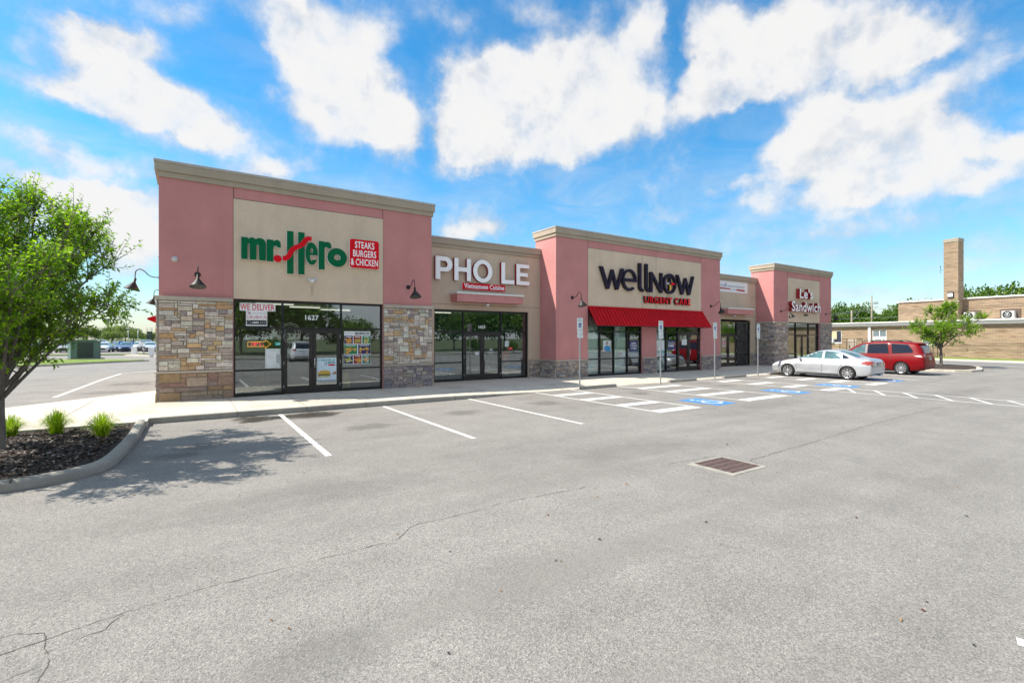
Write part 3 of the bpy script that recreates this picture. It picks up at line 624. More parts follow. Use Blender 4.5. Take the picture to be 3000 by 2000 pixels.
for x, y, a, b, m in ((.15, 10.9, .7, .45, 'st_oil'), (-.2, 10.3, .5, .4, 'st_oil'), (3.4, 11.2, .8, .5, 'st_oil'), (6.2, 11.8, .7, .6, 'st_oil'), (9.3, 12.2, .8, .6, 'st_oil'), (9.5, 13.5, .7, .3, 'st_dark'), (13.8, 12.3, .6, .5, 'st_oil'), (19.1, 12.4, .6, .5, 'st_oil'), (3.6, 9.9, 1.2, .4, 'st_dark'), (6.6, 6.2, 2.2, .7, 'st_dark'), (3.0, 3.4, 2.6, .5, 'st_pale'), (4.4, 5.4, 3.5, .35, 'st_pale'), (12, 5.6, 5, .5, 'st_pale'), (1.2, 6.7, 2.6, .8, 'st_dark'), (5.5, 4.0, 2.0, .5, 'st_pale'), (15, 8.2, 3, .7, 'st_dark'), (24, 6.0, 4, .9, 'st_dark'), (-2.6, 23.6, 1.3, 1.0, 'st_oil'), (-2.2, 27.5, 1.2, 1.4, 'st_oil'), (-5, 25, 1.4, 1.0, 'st_dark'), (28, 10.5, 1.5, 2.0, 'st_oil'), (2.2, 1.9, 1.0, .35, 'st_pale'), (.6, 3.2, .8, .4, 'st_dark')):
    stain(x, y, a, b, m)
for y, w in ((3.3, .35), (5.9, .3), (6.9, .3)):   # wheel tracks along the drive aisle
    stain(9, y, 17, w, 'st_pale', 'wheel_track', .0022)
for x, y, a, b in ((1.6, 15.2, .8, .35), (4.2, 15.6, 1.2, .5), (8.2, 15.4, 1.4, .4), (13.2, 15.6, 1.6, .5), (18.8, 15.6, 1.6, .5), (3.05, 16.1, .5, .2)): stain(x, y, a, b, 'st_dark', 'sidewalk_stain', .1535)

# ------------------------------------------------------------------ the row of shops (one building, many parts)
YF, YR = 17.82, 19.07
mall = thing('shop_building', (20, YF, 0), 'long one-storey row of shops with three tall pink towers, tan recesses and stone piers', 'building')
HI = [(.70, .63, .55), (.72, .66, .59), (.66, .58, .49), (.68, .62, .55), (.62, .55, .47), (.60, .50, .40), (.66, .60, .53), (.60, .40, .20), (.55, .32, .14), (.58, .44, .30), (.40, .32, .28), (.33, .26, .26), (.70, .65, .58), (.46, .38, .33)]
HI_OLD = [(.52, .46, .38), (.56, .51, .44), (.47, .42, .36), (.42, .36, .30), (.50, .34, .17), (.42, .25, .12), (.50, .33, .19), (.30, .24, .22), (.24, .19, .19), (.58, .54, .48), (.36, .29, .24)]
ORG_ = [(.36, .235, .145), (.39, .255, .14), (.33, .22, .155), (.33, .26, .22), (.40, .315, .235), (.26, .20, .18), (.41, .33, .235), (.30, .17, .15), (.35, .28, .22), (.38, .245, .125)]
ORG_OLD = [(.34, .20, .12), (.40, .24, .12), (.30, .18, .13), (.27, .20, .17), (.36, .27, .18), (.22, .155, .135), (.42, .30, .18), (.25, .13, .11)]
GREY = [(.36, .31, .305), (.25, .215, .24), (.42, .365, .34), (.38, .30, .26), (.30, .26, .28), (.46, .39, .355), (.22, .195, .225), (.38, .305, .29), (.43, .34, .27)]
GREY_2 = [(.30, .255, .255), (.20, .175, .20), (.36, .31, .29), (.32, .25, .22), (.24, .21, .23), (.40, .34, .31), (.17, .15, .18), (.33, .26, .25), (.37, .29, .23)]
GREY_OLD = [(.20, .175, .18), (.15, .13, .145), (.26, .225, .215), (.23, .18, .16), (.17, .15, .16), (.30, .26, .24), (.12, .105, .12), (.24, .20, .19), (.27, .21, .17)]
MIX = [(.44, .37, .33), (.48, .42, .38), (.30, .26, .27), (.56, .49, .43), (.50, .37, .26), (.26, .225, .245), (.42, .32, .25), (.58, .51, .45), (.36, .30, .29)]
MIX_2 = [(.34, .29, .27), (.40, .34, .31), (.25, .21, .22), (.50, .43, .38), (.44, .32, .22), (.20, .175, .19), (.36, .27, .21), (.54, .47, .41), (.29, .24, .24)]
MIX_OLD = [(.24, .21, .20), (.30, .26, .24), (.18, .155, .16), (.38, .33, .29), (.33, .24, .17), (.14, .125, .135), (.27, .20, .16), (.42, .37, .32), (.21, .175, .175)]
def stones(mb, fn, u0, u1, z0, z1, pal, seed, un=.075, mw=6, mh=3, depth=.03):
    """random ashlar: a grid filled with unequal rectangles, each a rough-faced block"""
    r = random.Random(seed); nu = max(2, round((u1-u0)/un)); nz = max(1, round((z1-z0)/un)); du, dz = (u1-u0)/nu, (z1-z0)/nz
    used = [[False]*nu for _ in range(nz)]
    for j in range(nz):
        for i in range(nu):
            if used[j][i]: continue
            h = min(nz-j, r.choice([1, 1, 1, 2, 2, mh])); w = r.randint(2, mw) if h > 1 else r.randint(2, mw+2)
            k = 0
            while k < w and i+k < nu and not used[j][i+k]: k += 1
            w = k
            if nu-(i+w) == 1 and not used[j][nu-1]: w += 1
            while h > 1 and any(used[j+b][i+a] for a in range(w) for b in range(h)): h -= 1
            for a in range(w):
                for b in range(h): used[j+b][i+a] = True
            g = .006; a0, a1, b0, b1 = u0+i*du+g, u0+(i+w)*du-g, z0+j*dz+g, z0+(j+h)*dz-g
            d = depth*r.uniform(.5, 1.2); q = .007+.004*r.random(); J = lambda: r.uniform(-.003, .003)
            col = r.choice(pal); f = r.uniform(.88, 1.12); av = (.56, .485, .41) if pal is HI else (.42, .33, .25) if pal is ORG_ else (.31, .27, .26); col = tuple(c*.86+a*.14 for c, a in zip(col, av)); col = tuple(min(.75, c*f*r.uniform(.96, 1.04)) for c in col)
            B = [(a0, b0), (a1, b0), (a1, b1), (a0, b1)]; Fr = [(a0+q+J(), b0+q+J()), (a1-q+J(), b0+q+J()), (a1-q+J(), b1-q+J()), (a0+q+J(), b1-q+J())]
            vs = [fn(u, v, 0) for u, v in B]+[fn(u, v, d+J()*1.5) for u, v in Fr]
            mb.add(vs, [(4, 5, 6, 7), (0, 1, 5, 4), (1, 2, 6, 5), (2, 3, 7, 6), (3, 0, 4, 7)], 0, False, col)
def fsouth(Y): return lambda u, z, d: (u, Y-d, z)
def fwest(X): return lambda u, z, d: (X-d, u, z)
SD = .045   # the stone stands this far proud of the stucco
def pier_stone(x0, x1, zs, west=None, seed=1, ret=None):
    """zs: list of (z0, z1, palette, unit, mw, mh); ret = (y0, y1): the return on the pier's west side"""
    for k, (z0, z1, pal, un, mw, mh) in enumerate(zs):
        mb = MB(); mb.box(x0, x1, YF-SD, YF-.002, z0, z1, 1)
        stones(mb, fsouth(YF-SD), x0, x1, z0, z1, pal, seed*31+k, un, mw, mh)
        if ret:
            mb.box(x0-SD, x0-.002, YF-SD, ret, z0, z1, 1); stones(mb, fwest(x0-SD), YF-SD-.02, ret, z0, z1, pal, seed*57+k, un, mw, mh)
        mb.build('stone_facing', ['stone', 'mortar'], mall, attr='stone')
def ledge(x0, x1, z0, z1, p=.09, ret=None, Y=None):
    Y = YF if Y is None else Y
    mb = MB(); mb.box(x0, x1, Y-p, Y-.003, z0, z1, 0, .008)
    if ret: mb.box(x0-p, x0-.003, Y-p, ret, z0+.001, z1-.001, 0)
    mb.build('stone_ledge', 'ledge', mall)
def wall(boxes, mat):
    mb = MB()
    for b in boxes: mb.box(*b)
    return mb.build('wall', mat, mall)
def cornice(x0, x1, y0, y1, z, h, sides=True):
    """stepped stucco cornice with a metal cap"""
    s = 1 if sides else 0
    mb = MB()
    for a, b, p in ((0, .34*h, .05), (.34*h, .84*h, .10)): mb.box(x0-p*s, x1+p*s, y0-p, y1+p*s, z+a, z+b-.002)
    mb.build('cornice', 'trim', mall)
    mb = MB(); p = .12; mb.box(x0-p*s, x1+p*s, y0-p, y1+p*s, z+.84*h, z+h, 0, .01); mb.build('cornice_cap', 'cap', mall)
def groove(x0, x1, z0, z1, Y=None):
    mb = MB(); Y = YF if Y is None else Y
    mb.box(x0, x1, Y-.004, Y+.01, z0, z1); mb.build('reveal_joint', 'groove', mall)
YB = 19.42
def tower(x0, x1, s0, s1, ztop, zc, zpan, zhead=3.30, p0=None, p1=None):
    wall([(x0, s0, YF, YB, 0, zhead), (s1, x1, YF, YB, 0, zhead), (x0, x1, YF, YB, zhead, zc)], 'pink')
    cornice(x0, x1, YF, YB, zc, ztop-zc)
    p0, p1 = p0 or s0, p1 or s1
    mb = MB(); mb.box(p0, p1, YF-.012, YF+.05, zhead+.004, zpan); mb.build('sign_panel', 'tan', mall)
    for x in (p0, p1): groove(x-.012, x+.012, zhead+.02, zc)
    groove(p0+.013, p1-.013, zpan+.001, zpan+.022)
tower(-.78, 7.97, 1.15, 6.0, 7.33, 6.84, 6.48)
tower(14.246, 27.05, 16.24, 25.15, 7.26, 6.81, 6.45, 3.5)
tower(33.17, 41.45, 35.0, 39.57, 7.14, 6.68, 6.29, 3.15)
for x in (20.1, 21.2): groove(x-.006, x+.006, 3.62, 6.42, YF-.013)
# recesses
def recess(x0, x1, s0, s1, zt, zc):
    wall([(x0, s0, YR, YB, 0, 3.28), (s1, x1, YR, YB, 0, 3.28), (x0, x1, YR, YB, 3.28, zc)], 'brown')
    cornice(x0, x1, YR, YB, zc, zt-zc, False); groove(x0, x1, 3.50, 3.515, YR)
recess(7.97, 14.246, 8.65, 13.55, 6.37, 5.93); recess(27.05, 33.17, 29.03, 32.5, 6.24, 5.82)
# body of the building behind the fronts
mb = MB(); mb.box(-.70, 41.4, YB, 37, 3.6, 6.15); mb.box(-.70, 41.4, 27, 37, 0, 3.6); mb.box(-.70, -.45, YB, 27, 0, 3.6); mb.box(41.15, 41.4, YB, 27, 0, 3.6)
mb.build('wall', 'brown', mall)
mb = MB()
for b in ((-.75, 41.45, 36.7, 37.05, 6.15, 6.36), (-.75, -.4, YB+.1, 36.7, 6.15, 6.36), (41.1, 41.45, YB+.1, 36.7, 6.15, 6.36)): mb.box(*b)
mb.build('parapet', 'cap', mall)
# stone
pier_stone(-.78, 1.13, [(.13, .99, ORG_, .14, 4, 1), (1.06, 3.17, HI, .075, 5, 2)], seed=3, ret=YB)
pier_stone(6.02, 7.97, [(.13, .99, GREY, .075, 5, 2), (1.06, 3.17, HI, .075, 5, 3)], seed=5)
for a, b in ((-.78, 1.13), (6.02, 7.99)): ledge(a, b, .99, 1.05, .095, YB if a < 0 else None); ledge(a, b, 3.18, 3.30, .10, YB if a < 0 else None)
pier_stone(14.246, 16.2, [(.13, .95, MIX, .07, 4, 2)], seed=7, ret=YR); pier_stone(20.13, 21.24, [(.13, .95, GREY, .07, 4, 2)], seed=8); pier_stone(25.18, 27.05, [(.13, .95, GREY, .07, 4, 2)], seed=9)
for a, b, r in ((14.246, 16.2, YR-.01), (20.12, 21.25, None), (25.17, 27.1, None)): ledge(a, b, .955, 1.01, .085, r)
pier_stone(33.17, 34.97, [(.13, .95, GREY, .07, 6, 2), (1.0, 3.06, MIX, .07, 6, 2)], seed=11, ret=YR); pier_stone(39.6, 41.45, [(.13, .95, GREY, .07, 6, 2), (1.0, 3.06, MIX, .07, 6, 2)], seed=12)
for a, b, r in ((33.17, 34.97, YR-.01), (39.6, 41.47, None)): ledge(a, b, .95, 1.0, .09, r); ledge(a, b, 3.07, 3.165, .095, r)
for a, b, s in ((13.58, 14.2, 21), (32.53, 33.12, 22)):
    mb = MB(); mb.box(a, b, YR-SD, YR-.002, .13, .95, 1); stones(mb, fsouth(YR-SD), a, b, .13, .95, MIX, s, .07, 4, 2); mb.build('stone_facing', ['stone', 'mortar'], mall, attr='stone'); ledge(a, b, .955, 1.01, .085, None, YR)
mb = MB(); mb.box(8.0, 8.62, YR-SD, YR-.002, .13, .95, 1); stones(mb, fsouth(YR-SD), 8.0, 8.62, .13, .95, MIX, 33, .07, 4, 2); mb.build('stone_facing', ['stone', 'mortar'], mall, attr='stone')
wall([(20.1, 21.27, YF, YB, 0, 3.5)], 'pink')       # the pier between the two windows of the middle tower
# small canopies over the recessed doors
for x0, x1 in ((9.43, 12.83), (28.9, 31.85)):
    mb = MB(); mb.box(x0, x1, YR-.61, YR-.002, 3.61, 3.93); c = mb.build('canopy', 'pink', mall)
    mb = MB(); mb.box(x0-.03, x1+.03, YR-.65, YR-.002, 3.932, 4.02, 0, .008); mb.build('canopy_cap', 'whiteroof', c)
# storefronts
def bar(mb, x0, x1, z0, z1, y, d=.11): mb.box(x0, x1, y, y+d, z0, z1)
def storefront(Yw, x0, x1, mulls, top, doors, rails, glass='glass', back=None, dz=2.34):
    """black aluminium frame; mulls: mullion centres; rails[i]: rail heights of bay i; doors: {bay: number of leaves}"""
    y = Yw+.06; w = .055; mb = MB(); z0 = .15
    bar(mb, x0, x1, top-.075, top, y); bar(mb, x0, x0+w, z0, top-.075, y); bar(mb, x1-w, x1, z0, top-.075, y)
    for m in mulls: bar(mb, m-w/2, m+w/2, z0, top-.075, y)
    xs = [x0+w/2]+list(mulls)+[x1-w/2]; cells = []
    for i in range(len(xs)-1):
        a, b = xs[i]+w/2, xs[i+1]-w/2
        if i in doors: zs = [dz]+[r for r in rails[i] if r > dz+.1]; base = dz
        else: bar(mb, a, b, z0, z0+.10, y); zs = list(rails[i]); base = z0+.10
        for z in zs:
            bar(mb, a, b, z, z+.055, y+.001)
        lo = [base] if i not in doors else []
        zz = lo+[v for z in zs for v in (z, z+.055)]+[top-.075]
        if i in doors: zz = [v for z in zs for v in (z, z+.055)][1:]+[top-.075]
        cells += [(a, b, zz[k], zz[k+1]) for k in range(0, len(zz)-1, 2)]
    fr = mb.build('storefront_frame', 'frame', mall)
    for a, b, c, d in cells:
        mb = MB(); mb.face([(a, y+.06, c), (b, y+.06, c), (b, y+.06, d), (a, y+.06, d)]); mb.build('pane', glass, fr)
    for i, nl in doors.items():
        a, b = xs[i]+w/2+.005, xs[i+1]-w/2-.005; lw = (b-a)/nl
        for k in range(nl):
            u0, u1 = a+k*lw+.004, a+(k+1)*lw-.004; st = .11; mb = MB(); yd = y+.02
            mb.box(u0, u0+st, yd, yd+.05, z0+.012, dz-.004); mb.box(u1-st, u1, yd, yd+.05, z0+.012, dz-.004)
            mb.box(u0+st, u1-st, yd, yd+.05, z0+.012, z0+.26); mb.box(u0+st, u1-st, yd, yd+.05, dz-.14, dz-.004)
            dr = mb.build('door', 'doorfr', mall)
            mb = MB(); mb.face([(u0+st, yd+.03, z0+.26), (u1-st, yd+.03, z0+.26), (u1-st, yd+.03, dz-.14), (u0+st, yd+.03, dz-.14)]); mb.build('door_glass', glass, dr)
            hx = (u1-.05 if k == 0 else u0+.05) if nl == 2 else u0+.05
            mb = MB(); mb.tube([(hx, yd, 1.02), (hx, yd-.05, 1.04), (hx, yd-.06, 1.16), (hx, yd-.06, 1.28), (hx, yd-.05, 1.34), (hx, yd, 1.36)], .013, 8); mb.build('handle', 'chrome' if nl == 2 and k else 'black', dr)
            hz = u0-.0 if k == 0 else u1
            for z in (.4, 1.2, 2.1): mb = MB(); mb.tube([(hz, yd-.008, z-.06), (hz, yd-.008, z+.06)], .012, 6); mb.build('hinge', 'galv', dr)
    return fr
R3 = (.965, 2.345)
storefront(YF, 1.15, 6.0, (2.59, 4.51), 3.30, {1: 2}, [(.965, 2.345), (), (.93, 2.345)])
storefront(YR, 8.65, 13.55, (10.08, 12.05), 3.27, {1: 2}, [(.94, 2.29), (), (.92, 2.30)], dz=2.29)
storefront(YF, 16.24, 20.1, (17.12, 18.09, 19.08), 3.5, {}, [R3]*4)
storefront(YF, 21.27, 25.15, (22.16, 23.15), 3.5, {2: 2}, [R3, R3, ()])
storefront(YR, 29.03, 32.5, (30.95,), 3.18, {0: 2}, [(), (.92, 1.9, 2.28)], dz=2.27)
storefront(YF, 35.0, 39.57, (36.27, 38.12), 3.15, {1: 2}, [(.90, 2.26), (), (.90, 2.26)], dz=2.25)
# rooms behind the glass
def room(x0, x1, y0, z1, wallm='cream', y1=None, fl='floor'):
    y1 = y1 or y0+6.5; z0 = .152; mb = MB()
    mb.face([(x0, y0, z0), (x1, y0, z0), (x1, y1, z0), (x0, y1, z0)], 1)
    mb.face([(x0, y0, z1), (x0, y1, z1), (x1, y1, z1), (x1, y0, z1)], 2)
    mb.face([(x0, y1, z0), (x1, y1, z0), (x1, y1, z1), (x0, y1, z1)]); mb.face([(x0, y0, z0), (x0, y1, z0), (x0, y1, z1), (x0, y0, z1)]); mb.face([(x1, y1, z0), (x1, y0, z0), (x1, y0, z1), (x1, y1, z1)])
    return mb.build('shop_interior', [wallm, fl, 'white'], mall)
room(.9, 7.5, YF+.2, 3.29); room(8.3, 13.9, YR+.2, 3.27, C('teal_wall', (.36, .47, .46), rough=.8), None, C('grey_floor', (.26, .27, .27), rough=.4))
room(16.0, 25.6, YF+.2, 3.49, C('grey_wall', (.34, .36, .36), rough=.8), 24); room(28.8, 32.8, YR+.2, 3.17, C('dim_wall', (.14, .14, .14), rough=.8), 24); room(34.8, 39.9, YF+.2, 3.14, C('tan_wall', (.38, .33, .26), rough=.8), 24)
for a, b, y in ((1.9, 3.1, 18.9), (3.2, 4.3, 20.3), (4.6, 5.8, 21.5), (9.2, 10.4, 21.0)):
    mb = MB(); mb.box(a, b, y, y+.12, 3.22, 3.262); mb.build('ceiling_light', 'tube', mall)

# red metal awning over the middle shop
aw = thing('awning', (20.7, YF, 2.66), 'wide red standing-seam metal awning over the clinic windows', 'awning')
ax0, ax1, ay0, ay1, az0, az1 = 16.24, 25.25, YF-.015, YF-.63, 3.58, 2.67
mb = MB()
mb.add([(ax0, ay0, az0), (ax1, ay0, az0), (ax1, ay1, az1), (ax0, ay1, az1), (ax0, ay0, az0-.02), (ax1, ay0, az0-.02), (ax1, ay1+.01, az1-.02), (ax0, ay1+.01, az1-.02)],
       [(0, 1, 2, 3), (4, 7, 6, 5), (3, 2, 6, 7), (0, 3, 7, 4), (1, 5, 6, 2)])
nr = 38; dn = Vector((0, az0-az1, ay0-ay1)).normalized(); dn = Vector((0, -abs(az0-az1), abs(ay0-ay1))).normalized()
for k in range(nr+1):
    x = ax0+(ax1-ax0)*k/nr; a, b = Vector((x, ay0, az0)), Vector((x, ay1, az1)); h = dn*.03; t = Vector((.012, 0, 0))
    mb.add([a-t, a+t, b+t, b-t, a-t*.6+h, a+t*.6+h, b+t*.6+h, b-t*.6+h], [(4, 5, 6, 7), (0, 4, 7, 3), (1, 2, 6, 5), (3, 7, 6, 2), (0, 1, 5, 4)])
mb.build('seamed_sheet', 'red', aw)
mb = MB(); mb.box(ax0-.02, ax1+.02, ay0-.05, ay0, az0-.03, az0+.04); mb.build('head_flashing', 'red', aw)
mb = MB()
for x in (ax0+.06, 18.5, 20.6, 22.9, ax1-.06):
    mb.tube([(x, YF, az1-.03), (x, ay1+.02, az1-.03)], .018, 6); mb.tube([(x, YF-.02, az1-.03), (x, YF-.02, az0-.1)], .018, 6)
mb.tube([(ax0+.03, ay1+.02, az1-.03), (ax1-.03, ay1+.02, az1-.03)], .018, 6)
mb.build('frame', 'dark', aw)
# small red awning on the side wall, over the pick-up window
aw2 = thing('awning', (-.85, 28.5, 2.7), 'small pointed red awning sticking out from the far left side wall', 'awning')
mb = MB(); pr = [(-.73, 3.30), (-1.62, 2.95), (-1.62, 2.88), (-1.25, 2.72), (-.73, 2.72)]
mb.prism(pr, 27.4, 31.2, lambda u, v, a: (u, a, v)); mb.build('canvas', 'red', aw2)

# ------------------------------------------------------------------ wall signs
FS = south(YF); FR = south(YR)
def sign(name, loc, label, cat='sign', group=None): return thing(name, loc, label, cat, group)
GS, RS = ['green', 'whitesign'], ['redsign', 'whitesign']
t = sign('wall_sign', (3.0, YF, 4.9), 'green cut-out letters with a red wave through a tall double-stroke H, on the first tower')
d0, d1 = .03, .15
def arch(x0, x1, ztop, n=10):   # rounded shoulder from (x0, z) over to (x1, z)
    return circle((x0+x1)/2, ztop-.16, (x1-x0)/2, .16, n, pi, 0)
m_ = [(1.35, 4.56), (1.35, 5.27), (1.53, 5.27), (1.55, 5.235)]+circle(1.665, 5.15, .13, .13, 8, radians(140), radians(35))+circle(1.89, 5.13, .165, .155, 10, radians(140), 0)+[(2.05, 4.56), (1.86, 4.56)]+circle(1.82, 5.02, .035, .05, 6, 0, pi)+[(1.785, 4.56), (1.595, 4.56)]+circle(1.56, 5.02, .03, .05, 6, 0, pi)+[(1.53, 4.56)]
shape([m_], FS, d0, d1, 'letter', GS, t)
r_ = [(2.08, 4.55), (2.08, 5.27), (2.28, 5.27), (2.30, 5.22)]+circle(2.39, 5.16, .115, .12, 8, radians(130), radians(20))+[(2.51, 5.03), (2.40, 5.03)]+circle(2.345, 5.03, .055, .045, 5, radians(60), pi)+[(2.28, 4.98), (2.28, 4.55)]
shape([r_], FS, d0, d1, 'letter', GS, t)
shape([circle(2.405, 4.66, .125, .12)], FS, d0+.01, d1+.02, 'full_stop', RS, t)
for a in (2.69, 3.035): shape([[(a, 4.19), (a+.205, 4.19), (a+.205, 5.62), (a, 5.62)]], FS, d0, d1, 'letter_bar', GS, t)
shape([stroke(spline([(2.55, 4.68), (2.66, 4.70), (2.75, 4.80), (2.84, 4.98), (2.94, 5.07), (3.05, 5.13), (3.16, 5.21), (3.25, 5.34), (3.34, 5.42), (3.46, 5.42)], 5), .155)], FS, d0+.02, d1+.035, 'wave', RS, t)
e_ = circle(3.465, 4.925, .195, .385, 40, radians(-22), radians(337))
shape([[(3.66, 4.875)]+circle(3.465, 4.925, .197, .385, 30, 0, radians(330))+[(3.50, 4.72)]+circle(3.47, 4.80, .055, .11, 6, radians(270), radians(180))+[(3.415, 4.875)], circle(3.465, 5.03, .045, .09, 12)], FS, d0, d1, 'letter', GS, t)
shape([[(3.69, 4.41), (3.69, 5.39), (3.89, 5.39), (3.90, 5.35)]+circle(3.985, 5.27, .13, .12, 8, radians(120), 0)+[(4.115, 5.16), (3.99, 5.16)]+circle(3.94, 5.16, .05, .04, 5, radians(60), pi)+[(3.89, 5.12), (3.89, 4.41)]], FS, d0, d1, 'letter', GS, t)
shape([circle(4.315, 4.87, .335, .33, 36), circle(4.315, 4.875, .11, .10, 20)], FS, d0, d1, 'letter', GS, t)
t = sign('wall_sign', (5.28, YF, 5.0), 'rounded red sign panel listing steaks, burgers and chicken, right of the green letters')
shape([rrect(4.745, 5.805, 4.565, 5.59, .09)], FS, .03, .15, 'panel', RS, t)
for s, a, b, z in (('STEAKS', 4.93, 5.63, 5.275), ('BURGERS', 4.865, 5.70, 4.965), ('& CHICKEN', 4.785, 5.765, 4.655)): text(s, FS, (a, b, z, z+.245), .1505, .156, 'lettering', 'whitesign', t, False, .015, 1.06)
# big channel letters
t = sign('wall_sign', (11.1, YR, 5.0), 'big white block letters with red sides on the tan recess left of centre')
def sc(lp, Y, d): return [[(x*(Y-d)/Y, 2.05+(z-2.05)*(Y-d)/Y) for x, z in l] for l in lp]
zb, zt = 4.563, 5.545
PH = dict(
    P=[[(8.71, zb), (8.93, zb), (8.93, 4.90)]+[(9.15, 4.90)]+circle(9.18, 5.222, .325, .322, 14, radians(-85), radians(85))+[(9.15, zt), (8.71, zt)], [(8.93, 5.08)]+circle(9.14, 5.22, .13, .14, 10, radians(-90), radians(90))+[(8.93, 5.36)]],
    H=[[(9.60, zb), (9.80, zb), (9.80, 4.96), (10.215, 4.96), (10.215, zb), (10.42, zb), (10.42, zt), (10.215, zt), (10.215, 5.15), (9.80, 5.15), (9.80, zt), (9.60, zt)]],
    O=[circle(11.03, 5.055, .50, .515, 40), circle(11.03, 5.055, .285, .335, 32)],
    L=[[(12.02, zb), (12.74, zb), (12.74, 4.75), (12.225, 4.75), (12.225, zt), (12.02, zt)]],
    E=[[(12.86, zb), (13.62, zb), (13.62, 4.745), (13.07, 4.745), (13.07, 4.965), (13.52, 4.965), (13.52, 5.14), (13.07, 5.14), (13.07, 5.365), (13.60, 5.365), (13.60, zt), (12.86, zt)]])
for k, lp in PH.items(): shape(sc(lp, YR, .15), FR, .02, .16, 'letter', ['whitesign', 'redside'], t)
t = sign('wall_sign', (11.1, YR, 4.33), 'narrow red panel with white words below the big white letters')
shape(sc([rrect(9.99, 12.225, 4.19, 4.485, .02)], YR, .1), FR, .02, .10, 'panel', RS, t)
text('Vietnamese Cuisine', FR, (10.02, 12.1, 4.235, 4.455), .1005, .125, 'lettering', 'whitesign', t, False, .015, 1.06)
# clinic sign
t = sign('wall_sign', (20.6, YF, 5.0), 'dark lowercase letters with blue edges across the wide middle tower')
NV = ['navy', 'blackside']; da, db = .03, .17
def st(pts, w): return stroke(pts, w)
lets = [
    [st([(17.02, 5.60), (17.44, 4.58), (17.50, 4.58)][:2], .22)+[]],
]
W1 = [(16.92, 5.60), (17.11, 5.60), (17.46, 4.76), (17.72, 5.50), (17.84, 5.50), (18.10, 4.76), (18.42, 5.60), (18.60, 5.60), (18.18, 4.50), (18.03, 4.50), (17.78, 5.20), (17.53, 4.50), (17.38, 4.50)]
shape([W1], FS, da, db, 'letter', NV, t)
shape([circle(19.01, 5.045, .53, .565, 40, radians(-8), radians(312))+circle(19.01, 5.045, .40, .435, 24, radians(308), radians(190))+[(19.39, 4.97)], circle(19.01, 5.06, .40, .43, 20, radians(8), radians(172))], FS, da, db, 'letter', NV, t)
for a in (19.72, 20.22): shape([[(a, 4.80)]+circle(a+.30, 4.80, .30, .31, 10, pi, 1.5*pi)+[(a+.36, 4.49), (a+.36, 4.63), (a+.31, 4.635)]+circle(a+.30, 4.79, .135, .15, 8, 1.5*pi, pi)+[(a+.165, 5.99), (a, 5.99)]], FS, da, db, 'letter', NV, t)
shape([[(20.60, 4.50), (20.60, 5.59), (20.76, 5.59), (21.415, 4.76), (21.415, 5.59), (21.58, 5.59), (21.58, 4.50), (21.42, 4.50), (20.765, 5.34), (20.765, 4.50)]], FS, da, db, 'letter', NV, t)
shape([circle(22.205, 5.045, .54, .56, 44), circle(22.205, 5.045, .41, .43, 36)], FS, da, db, 'letter', NV, t)
shape([[(x+5.84, z) for x, z in [(16.93, 5.59), (17.11, 5.59), (17.43, 4.76), (17.68, 5.46), (17.80, 5.46), (18.05, 4.76), (18.33, 5.59), (18.50, 5.59), (18.12, 4.50), (17.97, 4.50), (17.74, 5.16), (17.51, 4.50), (17.36, 4.50)]]], FS, da, db, 'letter', NV, t)
for (cx, cz, w, h), mm in (((22.2, 5.27, .13, .30), 'navy'), ((22.42, 5.05, .30, .13), 'redsign'), ((22.2, 4.84, .13, .30), C('yellow_sign', (.75, .42, .01))), ((21.98, 5.05, .30, .13), C('grey_sign', (.34, .33, .36)))):
    shape([[(cx-w/2, cz-h/2), (cx+w/2, cz-h/2), (cx+w/2, cz+h/2), (cx-w/2, cz+h/2)]], FS, .03, .17, 'cross_arm', [mm, 'blackside'], t)
for x, z0, z1 in ((17.02, 4.62, 4.9), (18.11, 4.52, 4.8), (20.84, 4.9, 5.2), (24.0, 4.55, 4.85)):
    pass
t = sign('wall_sign', (22.1, YF, 4.1), 'small red capital letters with black sides just above the awning')
text('URGENT CARE', FS, (20.16, 24.03, 3.905, 4.285), .03, .14, 'letter', ['redsign', 'blackside'], t, True, .025, 1.12)
# banner on the second recess
t = sign('banner', (30.4, YR, 5.5), 'white banner with a broken red stripe on the second tan recess')
shape([[(28.2, 5.09), (32.08, 5.10), (32.12, 5.905), (28.2, 5.895)]], FR, .004, .02, 'sheet', 'paper', t)
mm = C('banner_red', (.45, .03, .03)); shape([[(28.3, 5.27), (30.0, 5.27), (30.1, 5.23), (30.05, 5.35), (28.3, 5.385)]], FR, .021, .024, 'stripe', mm, t)
shape([[(30.75, 5.235), (31.72, 5.20), (31.78, 5.27), (31.7, 5.33), (30.8, 5.345)]], FR, .021, .024, 'stripe', mm, t)
text('CUISINE', FR, (30.12, 30.7, 5.245, 5.31), .021, .024, 'lettering', C('banner_grey', (.25, .26, .33)), t)
text('ASIAN & RESTAURANT', FR, (29.75, 31.75, 5.42, 5.56), .021, .024, 'lettering', C('banner_grey', (.25, .26, .33)), t)
shape([circle(29.55, 5.56, .10, .11), circle(29.55, 5.57, .055, .06)], FR, .021, .024, 'emblem', C('banner_blue', (.05, .06, .28)), t)
text('THAI', FR, (28.95, 29.4, 5.44, 5.57), .021, .024, 'lettering', C('banner_blue', (.05, .06, .28)), t)
# last shop
t = sign('wall_sign', (37.2, YF, 4.8), 'white two-line name with deep red sides on the last tower')
text("Le's", FS, (36.12, 38.0, 4.87, 5.58), .03, .28, 'letter', ['whitesign', 'redside'], t, True, .018, 1.08)
text('Sandwich', FS, (35.02, 39.15, 3.91, 4.63), .03, .28, 'letter', ['whitesign', 'redside'], t, True, .018, 1.08)

